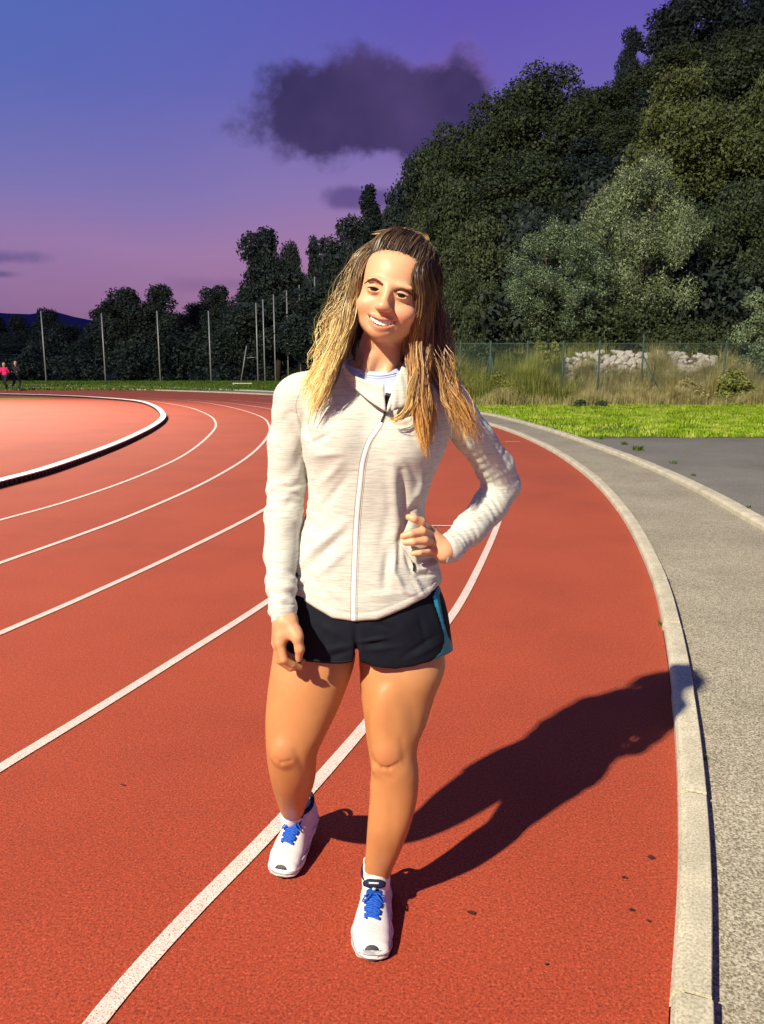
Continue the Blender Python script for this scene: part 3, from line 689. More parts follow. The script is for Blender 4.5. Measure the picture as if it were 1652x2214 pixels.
# weeds along the kerbs
M_weed = grass_mat('weed_green', [(.05, .09, .015), (.10, .16, .03), (.18, .24, .06)], 30)
for k, (px, py, h_, nn, lab) in enumerate([(1430, 1352, .022, 26, 'small green weed growing at the inner kerb edge'), (1380, 975, .07, 60, 'dark weed tuft at the outer kerb by the asphalt'), (1348, 962, .05, 40, 'small weed tuft at the outer kerb below the lawn corner'),
     (1300, 950, .06, 40, 'weed tuft in the lawn corner beside the outer kerb'), (1455, 1003, .04, 24, 'tiny weed in the outer kerb joint right of the larger tuft'), (1500, 1030, .035, 20, 'tiny weed at the outer kerb halfway down'), (1620, 1100, .03, 22, 'tiny weed at the outer kerb near the right edge'), (1525, 1645, .012, 16, 'tiny moss tuft against the inner kerb beside the gravel walk')]):
    g = G(px, py); pts = [(random.gauss(0, h_*.5), random.gauss(0, h_*.6), 0, 1) for _ in range(nn)]
    v_, f = blades(pts, h_, h_*.12, 90+k, 1.2); o = link('weed', new_mesh('weed', v_, f), M_weed, label=lab, category='weed'); o.location = (g.x, g.y, .004)
# dark specks (dead leaves) on the track
M_leaf, _, _ = mat_new('dead_leaf', (.06, .02, .015), .8)
for k, (px, py, s, lab) in enumerate([(1018, 1977, .011, 'dark dead leaf on the red track below the shadow'), (1350, 1901, .010, 'small brown leaf on the track, upper of three near the kerb'), (1407, 1857, .012, 'brown curled leaf close to the kerb below the shadow'), (1366, 1971, .009, 'small dark leaf fragment lowest near the kerb'),
      (1402, 1995, .007, 'tiny leaf scrap beside the inner kerb'), (1180, 2090, .004, 'pale speck of grit on the lower right track'), (265, 1700, .007, 'tiny dark speck on the left lane')]):
    g = G(px, py); r = random.Random(k); n = 7; vs = [(0, 0, .004)] + [(math.cos(i*6.283/n)*s*r.uniform(.6, 1.2), math.sin(i*6.283/n)*s*r.uniform(.5, .9), r.uniform(.001, .006)) for i in range(n)]
    o = link('dead_leaf', new_mesh('dead_leaf', vs, [(0, 1+i, 1+(i+1) % n) for i in range(n)]), M_leaf, label=lab, category='leaf'); o.location = (g.x, g.y, .003)
# ------------------------------------------------------------------ floodlight mast behind the camera
mast = empty('floodlight_mast', (LPOS.x, LPOS.y, 0), label='tall floodlight mast behind the photographer lighting the track', category='floodlight mast')
m = MB(); m.tube([(0, 0, 0), (0, 0, 20), (0, 0, LPOS.z+1.0)], [.35, .25, .14], 10); m.build('mast_pole', M_galv, mast, True)
m = MB(); m.box((0, -1.2, LPOS.z), (3.2, .35, 1.6), math.radians(-44)); m.build('lamp_housing', M_galv, mast)
mast = empty('floodlight_mast', (LP2.x-1.2, LP2.y+.6, 0), label='floodlight mast beyond the left edge of the frame beside the bend', category='floodlight mast')
m = MB(); m.tube([(0, 0, 0), (0, 0, 9), (0, 0, LP2.z+.8)], [.25, .18, .12], 10); m.build('mast_pole', M_galv, mast, True)
m = MB(); m.box((.35, 0, LP2.z), (.35, 2.2, 1.0)); m.build('lamp_housing', M_galv, mast)
# ================================================================== implicit-surface toolkit for figure and clothes
class Field:
    def __init__(s, xs, ys, zs, far=.06):
        s.x = np.asarray(xs, np.float32); s.y = np.asarray(ys, np.float32); s.z = np.asarray(zs, np.float32)
        s.v = np.full((len(s.x), len(s.y), len(s.z)), far, np.float32)
    def blk(s, lo, hi, pad):
        sl = []
        for a, l, h in zip((s.x, s.y, s.z), lo, hi):
            i = int(np.searchsorted(a, l-pad)); j = int(np.searchsorted(a, h+pad)); sl.append(slice(max(0, i), max(0, j)))
        sl = tuple(sl)
        return sl, s.x[sl[0]][:, None, None], s.y[sl[1]][None, :, None], s.z[sl[2]][None, None, :]
    def add(s, prim, k=.01):
        fn, lo, hi = prim; sl, X_, Y_, Z_ = s.blk(lo, hi, k+.012); a = s.v[sl]
        if a.size == 0: return
        b = fn(X_, Y_, Z_); h = np.maximum(k-np.abs(a-b), 0)/k; s.v[sl] = np.minimum(a, b)-h*h*k*.25
    def sub(s, prim, k=.004):
        fn, lo, hi = prim; sl, X_, Y_, Z_ = s.blk(lo, hi, k+.006); a = s.v[sl]
        if a.size == 0: return
        b = -fn(X_, Y_, Z_); h = np.maximum(k-np.abs(a-b), 0)/k; s.v[sl] = np.maximum(a, b)+h*h*k*.25
    def cut(s, fn, k=.003):        # keep where fn < 0
        b = fn(s.x[:, None, None], s.y[None, :, None], s.z[None, None, :]); a = s.v
        h = np.maximum(k-np.abs(a-b), 0)/k; s.v = (np.maximum(a, b)+h*h*k*.25).astype(np.float32)
    def mesh(s, main=False):
        v = s.v; sg = v < 0; nx, ny, nz = v.shape
        c = [sg[i:nx-1+i, j:ny-1+j, k:nz-1+k] for i in (0, 1) for j in (0, 1) for k in (0, 1)]
        al = c[0].copy(); an = c[0].copy()
        for q in c[1:]: al &= q; an |= q
        I, J, K = np.nonzero(an & ~al); idx = np.full(an.shape, -1, np.int32); idx[I, J, K] = np.arange(len(I))
        acc = np.zeros((len(I), 3)); cnt = np.zeros(len(I))
        crd = (s.x, s.y, s.z)
        for ax in range(3):
            o1, o2 = [a for a in range(3) if a != ax]
            for p in (0, 1):
                for q in (0, 1):
                    A = [I.copy(), J.copy(), K.copy()]; A[o1] += p; A[o2] += q; B = [a.copy() for a in A]; B[ax] += 1
                    va = v[tuple(A)]; vb = v[tuple(B)]; m = (va < 0) != (vb < 0); t = np.where(m, va/np.where(m, va-vb, 1), 0)
                    for d in range(3):
                        ca = crd[d][A[d]]; cb = crd[d][B[d]]; acc[:, d] += np.where(m, ca+(cb-ca)*t, 0)
                    cnt += m
        V = acc/cnt[:, None]; Fs = []
        for ax in range(3):
            o1, o2 = [(1, 2), (2, 0), (0, 1)][ax]
            sl = [slice(None)]*3; sl2 = [slice(None)]*3; sl[ax] = slice(0, -1); sl2[ax] = slice(1, None)
            a = sg[tuple(sl)]; b = sg[tuple(sl2)]; e = np.nonzero(a != b); e = [q.copy() for q in e]
            ok = (e[o1] > 0) & (e[o2] > 0) & (e[o1] < v.shape[o1]-1) & (e[o2] < v.shape[o2]-1); e = [q[ok] for q in e]
            ins = a[tuple(e)]
            def cell(d1, d2):
                g = [q.copy() for q in e]; g[o1] = g[o1]-d1; g[o2] = g[o2]-d2; return idx[tuple(g)]
            q = np.stack([cell(1, 1), cell(0, 1), cell(0, 0), cell(1, 0)], 1); q[~ins] = q[~ins][:, ::-1]; Fs.append(q)
        Fq = np.concatenate(Fs); Fq = Fq[(Fq >= 0).all(1)]
        if main:                       # keep the largest connected piece
            L = np.arange(len(V)); 
            for _ in range(4000):
                m = L[Fq].min(1); L2 = L.copy(); 
                for q in range(4): np.minimum.at(L2, Fq[:, q], m)
                L2 = L2[L2]
                if (L2 == L).all(): break
                L = L2
            big_ = np.bincount(L).argmax(); Fq = Fq[L[Fq[:, 0]] == big_]; ids = np.unique(Fq); mp = np.full(len(V), -1); mp[ids] = np.arange(len(ids)); V = V[ids]; Fq = mp[Fq]
        return V, Fq
def vnormals(V, Fq):
    a, b, c, d = (V[Fq[:, i]] for i in range(4)); n = np.cross(c-a, d-b); N_ = np.zeros_like(V)
    for i in range(4): np.add.at(N_, Fq[:, i], n)
    return N_/(np.linalg.norm(N_, axis=1)[:, None]+1e-12)
def relax(V, Fq, it=1, lam=.5):
    E = np.concatenate([Fq[:, [0, 1]], Fq[:, [1, 2]], Fq[:, [2, 3]], Fq[:, [3, 0]]]); E = np.concatenate([E, E[:, ::-1]])
    deg = np.bincount(E[:, 0], minlength=len(V)).astype(float)
    for _ in range(it):
        S = np.stack([np.bincount(E[:, 0], weights=V[E[:, 1], d], minlength=len(V)) for d in range(3)], 1)
        V = V + lam*(S/np.maximum(deg, 1)[:, None]-V)
    return V
def ell(c, r, R=None):
    c = np.array(c, float); r = np.array(r, float); R_ = None if R is None else np.array(R.to_3x3() if hasattr(R, 'to_3x3') else R)
    def fn(X_, Y_, Z_):
        x, y, z = X_-c[0], Y_-c[1], Z_-c[2]
        if R_ is not None: x, y, z = (R_[0, i]*x+R_[1, i]*y+R_[2, i]*z for i in range(3))
        k0 = np.sqrt((x/r[0])**2+(y/r[1])**2+(z/r[2])**2); k1 = np.sqrt((x/r[0]**2)**2+(y/r[1]**2)**2+(z/r[2]**2)**2)+1e-9
        return k0*(k0-1)/k1
    m = r.max() if R is not None else r
    return fn, c-m, c+m
def cone(a, b, ra, rb):
    a = np.array(a, float); b = np.array(b, float); d = b-a; L2 = d@d
    def fn(X_, Y_, Z_):
        x, y, z = X_-a[0], Y_-a[1], Z_-a[2]; t = np.clip((x*d[0]+y*d[1]+z*d[2])/L2, 0, 1)
        return np.sqrt((x-t*d[0])**2+(y-t*d[1])**2+(z-t*d[2])**2)-(ra+(rb-ra)*t)
    m = max(ra, rb); return fn, np.minimum(a, b)-m, np.maximum(a, b)+m
def herm(zk, vk, z):
    zk = np.asarray(zk, float); vk = np.asarray(vk, float); m = np.gradient(vk, zk)
    z = np.clip(z, zk[0], zk[-1]); i = np.clip(np.searchsorted(zk, z, 'right')-1, 0, len(zk)-2); h = zk[i+1]-zk[i]; t = (z-zk[i])/h
    return (2*t**3-3*t**2+1)*vk[i]+(t**3-2*t**2+t)*h*m[i]+(-2*t**3+3*t**2)*vk[i+1]+(t**3-t**2)*h*m[i+1]
def stack_raw(st, e=2.2, cap=.0):         # st rows: z, cx, cy, a, bf, bb (z ascending)
    st = np.array(sorted(st, key=lambda r: r[0]), float); zk = st[:, 0]
    def fn(X_, Y_, Z_):
        zf = np.asarray(Z_, float).ravel(); shp = Z_.shape
        cx, cy, a, bf, bb = (herm(zk, st[:, i], zf).reshape(shp) for i in range(1, 6))
        x = (X_-cx)/a; dy = Y_-cy; y = np.where(dy < 0, dy/bf, dy/bb)
        q = (np.abs(x)**e+np.abs(y)**e)**(1/e)+1e-6; L = np.sqrt((X_-cx)**2+dy**2)
        d = L*(1-1/q); d = np.where(q < .3, -np.minimum(a, bf)*.7, d)
        return np.maximum(d, np.maximum(Z_-zk[-1], zk[0]-Z_))
    w = st[:, 3].max(); return fn, np.array([st[:, 1].min()-w, (st[:, 2]-st[:, 4]).min(), zk[0]]), np.array([st[:, 1].max()+w, (st[:, 2]+st[:, 5]).max(), zk[-1]])
def pxst(rows, grow=0.0):                 # rows: y_px, xl_px, xr_px, Y, bf, bb
    out = []
    for y, xl, xr, Yd, bf, bb in rows:
        p = P((xl+xr)/2, y, Yd); s_ = zc(p)/F; out.append((p.z, p.x, p.y, (xr-xl)/2*s_+grow, bf+grow, bb+grow))
    return out
def localise(prim, O, R):                 # primitive written in a local frame -> world
    fn, lo, hi = prim; Rm = np.array(R); O_ = np.array(O)
    def g(X_, Y_, Z_):
        x, y, z = X_-O_[0], Y_-O_[1], Z_-O_[2]
        return fn(*(Rm[0, i]*x+Rm[1, i]*y+Rm[2, i]*z for i in range(3)))
    cs = np.array([[a, b, c] for a in (lo[0], hi[0]) for b in (lo[1], hi[1]) for c in (lo[2], hi[2])])@Rm.T+O_
    return g, cs.min(0), cs.max(0)
def ell_l(c, r): return ell(c, r)
def seg_d(u_, v_, a, b):
    a = np.array(a, float); b = np.array(b, float); d = b-a; t = np.clip(((u_-a[0])*d[0]+(v_-a[1])*d[1])/(d@d+1e-9), 0, 1)
    return np.hypot(u_-a[0]-t*d[0], v_-a[1]-t*d[1]), t
def poly_in(u_, v_, pg):
    ins = np.zeros(np.shape(u_), bool); n = len(pg)
    for i in range(n):
        x1, y1 = pg[i]; x2, y2 = pg[(i+1) % n]; c = ((y1 > v_) != (y2 > v_)) & (u_ < (x2-x1)*(v_-y1)/(y2-y1+1e-9)+x1); ins ^= c
    return ins
def poly_d(u_, v_, pg):                   # signed px distance, <0 inside
    d = np.full(np.broadcast(u_, v_).shape, 1e9)
    for i in range(len(pg)): d = np.minimum(d, seg_d(u_, v_, pg[i], pg[(i+1) % len(pg)])[0])
    return np.where(poly_in(u_, v_, pg), -d, d)
_tab = np.random.default_rng(5).random((32, 32, 32))
def vnoise(p):
    q = np.floor(p).astype(int); f = p-q; f = f*f*(3-2*f); o = 0
    for i in (0, 1):
        for j in (0, 1):
            for k in (0, 1):
                w = (f[:, 0] if i else 1-f[:, 0])*(f[:, 1] if j else 1-f[:, 1])*(f[:, 2] if k else 1-f[:, 2]); o = o+w*_tab[(q[:, 0]+i) % 32, (q[:, 1]+j) % 32, (q[:, 2]+k) % 32]
    return o-.5
def quadmesh(name, V, Fq, mat=None, parent=None, color=None):
    me = new_mesh(name, V, Fq, True)
    if color is not None:
        at = me.color_attributes.new('tint', 'FLOAT_COLOR', 'POINT'); at.data.foreach_set('color', np.concatenate([color, np.ones((len(V), 1))], 1).astype(np.float32).ravel())
    return link(name, me, mat, parent)
def bvh_of(V, Fq): return BVHTree.FromPolygons([tuple(v_) for v_ in V], [tuple(f) for f in Fq.tolist()])
def hit(bv, px, py, Ymax=3.0):
    d = ray(px, py).normalized(); r_ = bv.ray_cast(Vector((0, 0, CAMH)), d, 6)
    return (r_[0], r_[1]) if r_[0] is not None else (None, None)
# ================================================================== the woman: skin surface
HY = 1.80
FOOT_R = (1.73,)          # ankle depth of the standing (picture right) foot
legR = [(1385, 776, 955, 1.80, .080, .092), (1436, 777, 962, 1.795, .088, .095), (1504, 781, 939, 1.785, .080, .085), (1562, 789, 921, 1.77, .070, .075), (1606, 794, 904, 1.755, .060, .062),
        (1635, 799, 901, 1.748, .055, .058), (1660, 802, 904, 1.745, .052, .060), (1690, 801, 905, 1.745, .048, .064), (1723, 800, 902, 1.745, .046, .066), (1780, 795, 888, 1.742, .042, .060), (1838, 791, 866, 1.755, .036, .044),
        (1884, 787, 846, 1.774, .030, .034), (1916, 786, 837, 1.784, .028, .033), (1955, 787, 837, 1.788, .029, .034)]
legL = [(1385, 594, 765, 1.80, .084, .092), (1419, 590, 768, 1.80, .092, .095), (1489, 580, 748, 1.785, .088, .088), (1547, 575, 724, 1.77, .080, .080), (1591, 575, 702, 1.755, .068, .072), (1626, 577, 687, 1.752, .060, .066),
        (1650, 580, 684, 1.765, .060, .066), (1679, 586, 682, 1.80, .066, .072), (1714, 597, 672, 1.88, .070, .080), (1738, 605, 663, 1.97, .066, .070), (1757, 611, 658, 2.05, .050, .052), (1790, 613, 656, 2.085, .042, .045)]
torsoB = [(790, 700, 910, 1.83, .06, .06), (850, 665, 960, 1.81, .082, .08), (950, 672, 948, 1.80, .095, .09), (1040, 684, 925, 1.80, .088, .09), (1110, 686, 905, 1.80, .080, .09), (1200, 650, 935, 1.80, .09, .10), (1290, 632, 940, 1.80, .088, .11), (1345, 625, 945, 1.80, .080, .10), (1385, 640, 930, 1.80, .05, .08)]
EYE = P(838, 631, 1.667)
_roll = math.radians(13.5); _yaw = math.radians(-9)
HR = (Matrix.Rotation(_yaw, 3, 'Z') @ Matrix.Rotation(_roll, 3, 'Y') @ Matrix.Rotation(math.radians(2), 3, 'X'))
HO = EYE - HR @ Vector((0, -.086, 0))
def HW(x, y, z): return HO + HR @ Vector((x, y, z))
xs = np.arange(-.30, .34, .0028); ys = np.arange(1.575, 2.14, .0028); zs = np.concatenate([np.arange(.05, .60, .0045), np.arange(.60, .68, .003), np.arange(.68, 1.02, .0025), np.arange(1.02, 1.28, .0045), np.arange(1.28, 1.66, .0021)])
B = Field(xs, ys, zs)
B.add(stack_raw(pxst(legR), 2.15), .012)
B.add(stack_raw(pxst(legL), 2.15), .012)
B.add(stack_raw(pxst(torsoB), 2.3), .014)
# knee caps, shin and calf form
B.add(ell(P(836, 1628, 1.704), (.025, .015, .028)), .024); B.add(ell(P(822, 1664, 1.712), (.015, .008, .010)), .02); B.add(ell(P(858, 1664, 1.712), (.016, .009, .010)), .02)
B.add(ell(P(612, 1628, 1.702), (.026, .018, .028)), .022)
B.add(ell(P(838, 1560, 1.715), (.038, .02, .075)), .03)
# neck and clavicle
B.add(cone(P(812, 800, 1.80), HW(.0, .022, -.075), .050, .050), .02)
B.add(cone(P(790, 812, 1.745), P(800, 775, 1.75), .012, .010), .02); B.add(cone(P(835, 812, 1.745), P(850, 770, 1.76), .010, .010), .02)
B.add(cone(P(812, 820, 1.80), P(700, 858, 1.80), .038, .032), .02); B.add(cone(P(812, 820, 1.80), P(930, 862, 1.80), .038, .032), .02)
# arms inside the sleeves
def chain(F_, pts, rs, k=.006, off=(0, 0, 0)):
    pts = [P(*p)+Vector(off) for p in pts]
    for i in range(len(pts)-1): F_.add(cone(pts[i], pts[i+1], rs[i], rs[i+1]), k)
chain(B, [(655, 866, 1.80), (622, 960, 1.80), (620, 1050, 1.80), (613, 1120, 1.775), (608, 1200, 1.74), (616, 1340, 1.668)], [.034, .030, .030, .029, .026, .0225], .01)
chain(B, [(966, 868, 1.80), (1022, 940, 1.83), (1074, 1012, 1.880), (1086, 1050, 1.895), (1062, 1092, 1.870), (1015, 1145, 1.805), (962, 1190, 1.735)], [.036, .032, .029, .028, .027, .025, .0225], .01)
# hanging hand (picture left)
wr = (617, 1345, 1.664)
HL = {'index': [(606, 1390, 1.640), (614, 1426, 1.632), (633, 1437, 1.642), (650, 1443, 1.652)], 'middle': [(600, 1394, 1.662), (606, 1428, 1.662), (628, 1444, 1.672), (648, 1438, 1.68)],
      'ring': [(599, 1390, 1.680), (606, 1420, 1.685), (632, 1436, 1.692), (655, 1429, 1.695)], 'pinky': [(602, 1382, 1.694), (610, 1408, 1.70), (630, 1420, 1.70), (648, 1418, 1.70)]}
for n_, q in HL.items():
    B.add(cone(P(*wr), P(*q[0]), .0215, .0125), .014)
    s_ = .82 if n_ == 'pinky' else 1
    chain(B, q, [.0108*s_, .0094*s_, .0082*s_, .0066*s_], .003)
chain(B, [(628, 1350, 1.650), (643, 1379, 1.632), (648, 1403, 1.630), (646, 1424, 1.634)], [.017, .0118, .0102, .0080], .007)
B.add(cone(P(612, 1372, 1.645), P(640, 1368, 1.642), .012, .012), .014)
# hand on the hip (picture right)
wr = (960, 1190, 1.735)
HR_ = {'index': [(922, 1142, 1.738), (911, 1128, 1.700), (895, 1121, 1.688), (883, 1118, 1.690)], 'middle': [(932, 1156, 1.730), (913, 1149, 1.690), (889, 1154, 1.677), (872, 1159, 1.679)],
       'ring': [(937, 1172, 1.728), (918, 1168, 1.690), (894, 1171, 1.677), (876, 1173, 1.679)], 'pinky': [(936, 1189, 1.733), (924, 1191, 1.700), (908, 1194, 1.688), (893, 1197, 1.688)]}
for n_, q in HR_.items():
    B.add(cone(P(*wr), P(*q[0]), .020, .0122), .014)
    s_ = .86 if n_ == 'pinky' else 1
    chain(B, q, [.0112*s_, .0100*s_, .0088*s_, .0072*s_], .003)
chain(B, [(950, 1170, 1.76), (934, 1150, 1.79), (918, 1136, 1.82)], [.014, .012, .0085], .006)
# ---- head (local frame: x to picture right, y back, z up, origin between the ears at eye height)
def HL_(prim, k): B.add(localise(prim, HO, HR), k)
def HS_(prim, k): B.sub(localise(prim, HO, HR), k)
HL_(ell((0, .018, .030), (.0735, .094, .088)), .01)
face = [(.098, 0, 0, .030, .030, .03), (.085, 0, 0, .050, .056, .05), (.068, 0, 0, .0610, .072, .05), (.050, 0, 0, .0665, .0815, .05), (.030, 0, 0, .0690, .0860, .05), (.012, 0, 0, .0695, .0865, .05), (-.008, 0, 0, .0722, .0835, .05), (-.030, 0, 0, .0728, .0835, .045), (-.050, 0, 0, .0702, .0855, .04),
        (-.066, 0, 0, .0640, .0855, .03), (-.080, 0, 0, .0535, .0840, .02), (-.091, 0, 0, .039, .079, .0), (-.099, 0, 0, .024, .070, .0)]
face = [(z, cx, cy, a, bf, max(bb, .004)) for z, cx, cy, a, bf, bb in face]
HL_(stack_raw(face, 2.25), .014)
HL_(ell((0, -.073, -.083), (.020, .014, .013)), .018)                       # chin
for s_ in (-1, 1):
    HL_(ell((s_*.039, -.0625, -.034), (.0235, .0200, .0185)), .016)            # smiling cheek
    HL_(ell((s_*.030, -.083, .017), (.020, .0075, .0065)), .010)           # brow ridge
    HS_(ell((s_*.0295, -.094, -.001), (.0155, .0112, .0092)), .010)        # eye socket
    HL_(ell((s_*.0295, -.0750, -.001), (.0162, .0152, .0116)), .005)       # lids over the eyeball
    HL_(cone((s_*.0400, -.0790, .0010), (s_*.0190, -.0815, -.0020), .0030, .0028), .004)
    HS_(ell((s_*.0295, -.0915, -.0010), (.0140, .0100, .0041)), .0014)     # eye opening
    HL_(ell((s_*.0725, .006, -.012), (.0075, .017, .028)), .006)           # ear
    HS_(ell((s_*.0785, -.002, -.008), (.005, .009, .016)), .004)
    HL_(ell((s_*.0125, -.0955, -.0345), (.0075, .0095, .0065)), .007)      # nostril wing
    HS_(ell((s_*.0072, -.1000, -.0420), (.0034, .0060, .0028)), .002)
    HS_(cone((s_*.0190, -.0990, -.0380), (s_*.0395, -.0850, -.0560), .0042, .0040), .008)   # smile crease
HL_(cone((0, -.0845, .008), (0, -.1000, -.025), .0085, .0090), .014)        # nose bridge
HL_(ell((0, -.1025, -.0305), (.0105, .0105, .0085)), .009)
def lipz(x): return -.0640+.0125*(x/.0335)**2
def lipy(x): return -.0895+.0200*(x/.0335)**2
MH = .0062
xs_l = np.linspace(-.0335, .0335, 13)
for i in range(12):
    a_, b_ = xs_l[i], xs_l[i+1]; ha, hb = (MH*max(0, 1-(q/.0335)**2) for q in (a_, b_))
    ra, rb = (.0036*max(.35, 1-(q/.034)**2) for q in (a_, b_)); cu = [.0012*math.exp(-((q)/.004)**2) for q in (a_, b_)]
    HL_(cone((a_, lipy(a_)-.0015, lipz(a_)+ha+.0026-cu[0]), (b_, lipy(b_)-.0015, lipz(b_)+hb+.0026-cu[1]), ra, rb), .004)
    ra, rb = (.0050*max(.30, 1-(q/.034)**2) for q in (a_, b_))
    HL_(cone((a_, lipy(a_)-.0005, lipz(a_)-ha-.0040), (b_, lipy(b_)-.0005, lipz(b_)-hb-.0040), ra, rb), .004)
def mouth_fn(X_, Y_, Z_):
    h_ = MH*np.clip(1-(X_/.0322)**2, 0, 1); d = np.abs(Z_-lipz(X_))-h_
    return np.maximum(np.maximum(d, np.abs(X_)-.0318), np.abs(Y_+.085)-.022)
HS_((mouth_fn, np.array([-.033, -.115, -.074]), np.array([.033, -.06, -.046])), .0012)
HL_(ell((0, -.082, -.080), (.020, .006, .004)), .008)
BV, BF = B.mesh(); del B
sv = vnormals(BV, BF); cen = BV.mean(0)
if ((BV-cen)*sv).sum() < 0: BF = BF[:, ::-1]
BV = relax(BV, BF, 1, .35)
nb = vnormals(BV, BF); U, Vp = PX(BV[:, 0], BV[:, 1], BV[:, 2]); db = np.zeros(len(BV))
for x0, y0, x1, y1, w_, A in [(812, 1650, 826, 1661, 4, -.0022), (826, 1661, 842, 1661, 4, -.0026), (842, 1661, 862, 1650, 4, -.0020), (808, 1672, 850, 1682, 6, -.0010), (808, 1610, 812, 1645, 6, -.0014), (868, 1600, 872, 1640, 7, -.0012), (596, 1640, 608, 1650, 4, -.0018), (608, 1650, 628, 1645, 4, -.0018), (640, 1625, 655, 1660, 8, -.0016), (820, 1500, 828, 1590, 14, .0015), (805, 1700, 812, 1850, 9, .0012), (845, 1730, 850, 1840, 10, -.0008)]:
    d, t = seg_d(U, Vp, (x0, y0), (x1, y1)); db += np.where(nb[:, 1] < .2, A*np.exp(-(d/w_)**2), 0)
BV = BV+nb*db[:, None]
# tint (skin colour: lips, knees, tanned legs, paler face)
loc = (BV-np.array(HO))@np.array(HR)
skin = np.tile(np.array([.47, .205, .078]), (len(BV), 1))
fz = np.clip((BV[:, 2]-.62)/.3, 0, 1)[:, None]; skin = skin*(1-fz)+np.array([.66, .355, .20])*fz
def blend(mask, c, a=1.0):
    global skin
    m = (mask*a)[:, None]; skin = skin*(1-m)+np.array(c)*m
ishead = (loc[:, 2] > -.13) & (BV[:, 2] > 1.3)
lx, ly, lz = loc.T
lip = ishead & (ly < -.055) & (np.abs(lx) < .0335)
hh_ = MH*np.clip(1-(lx/.0335)**2, 0, 1); dz_ = lz-lipz(lx)
up_ = np.clip(1.25-np.abs(dz_-(hh_+.0026))/.0033, 0, 1); lo_ = np.clip(1.25-np.abs(dz_+(hh_+.0042))/.0046, 0, 1)
blend(np.where(lip, np.maximum(up_, lo_)*np.clip(1.15-(np.abs(lx)/.032)**4, 0, 1), 0), (.50, .155, .115), .9)
blend(np.where(lip & (ly > -.082+.020*(lx/.0335)**2) & (np.abs(dz_) < hh_+.0012), 1., 0), (.05, .012, .010))  # darker inside the mouth
for s_ in (-1, 1):
    blend(np.where(ishead, np.exp(-((lx-s_*.043)**2+(lz+.036)**2)/.016**2)*(ly < -.02), 0), (.66, .27, .17), .45)
    blend(np.where(ishead & (ly < -.05), np.exp(-((lx-s_*.0295)**2/.017**2+(lz+.000)**2/.0075**2)), 0), (.46, .23, .14), .30)  # darker round the eyes
blend(np.where(ishead, np.exp(-(lx**2+(lz+.036)**2)/.012**2)*(ly < -.09), 0), (.66, .27, .18), .35)
U, Vp = PX(BV[:, 0], BV[:, 1], BV[:, 2])
for (a, b, w) in ((836, 1640, 30), (612, 1632, 28)): blend(np.exp(-((U-a)**2+(Vp-b)**2)/w**2), (.50, .19, .09), .45)
mott = vnoise(BV*14)*.16+vnoise(BV*55)*.10; skin = np.clip(skin*(1+mott[:, None]*np.array([.6, 1, 1.1])), 0, 1)
def skin_mat():
    m, t, b = mat_new('skin', (.6, .33, .2), .48, .4)
    a = N(t, 'ShaderNodeAttribute', attribute_name='tint'); t.links.new(a.outputs['Color'], b.inputs['Base Color'])
    b.inputs['Coat Weight'].default_value = .04; b.inputs['Coat Roughness'].default_value = .38; b.inputs['Subsurface Weight'].default_value = .12; b.inputs['Subsurface Radius'].default_value = (.02, .007, .004); b.inputs['Subsurface Scale'].default_value = .6
    g = noise(t, 420, 2, .5); g2 = noise(t, 60, 3, .6); bump(t, b, mathn(t, 'ADD', g, g2), .14, .0012)
    t.links.new(ramp(t, g2, [(.3, (.40,)*3), (.7, (.56,)*3)]), b.inputs['Roughness']); return m
M_skin = skin_mat()
WOMAN_LOC = Vector((0, 1.80, 0))
woman = quadmesh('person', BV, BF, M_skin, None, skin)
woman['label'] = 'smiling woman with long wavy hair in white zip jacket and navy shorts, hand on hip'
woman['category'] = 'person'
body_bv = bvh_of(BV, BF)
# ---- eyes, brows, lashes, teeth
M_eyeball, t_, b_ = mat_new('eye_white', (.52, .46, .42), .12, .6)
M_iris, _, _ = mat_new('brown_iris', (.045, .018, .008), .1, .7)
M_pupil, _, _ = mat_new('pupil', (.004, .004, .004), .05, .8)
def eye(s_):
    c = HW(s_*.0295, -.0745, -.001); r = .0136; me_v = []; fs = []; n1, n2 = 24, 14
    gz = (Vector((0, 0, CAMH+.05)) - c).normalized(); a_ = gz.orthogonal().normalized(); b2 = gz.cross(a_); mi = []
    for j in range(n2+1):
        ph = math.pi*(j/n2)**1.4
        for i in range(n1):
            an = 2*math.pi*i/n1; me_v.append(c+(gz*math.cos(ph)+(a_*math.cos(an)+b2*math.sin(an))*math.sin(ph))*r)
    for j in range(n2):
        for i in range(n1):
            fs.append((j*n1+i, (j+1)*n1+i, (j+1)*n1+(i+1) % n1, j*n1+(i+1) % n1)); ph = math.degrees(math.pi*((j+.5)/n2)**1.4); mi.append(2 if ph < 18 else (1 if ph < 42 else 0))
    me = new_mesh('eye', me_v, fs, True)
    for m_ in (M_eyeball, M_iris, M_pupil): me.materials.append(m_)
    me.polygons.foreach_set('material_index', np.array(mi, dtype=np.int32)); link('eye', me, None, woman)
for s_ in (-1, 1): eye(s_)
M_brow, _, _ = mat_new('brow_hair', (.095, .045, .024), .7, .2)
M_lash, _, _ = mat_new('lash', (.02, .01, .008), .6, .2)
def surf_tube(bv, pix, rad, name, mat, parent, off=.0005, n=6, flat=1.0, sub=5, **k):
    pts = []; q = catmull([Vector((a_, b_, 0)) for a_, b_ in pix], sub)
    for p in q:
        h_, nn = hit(bv, p.x, p.y)
        if h_ is not None: pts.append(h_+nn*off)
    m = len(pts)
    if callable(rad): rr = [rad(i/(m-1)) for i in range(m)]
    else: rr = rad
    mb = MB(); mb.tube(pts, rr, n); return mb.build(name, mat, parent, True, **k)
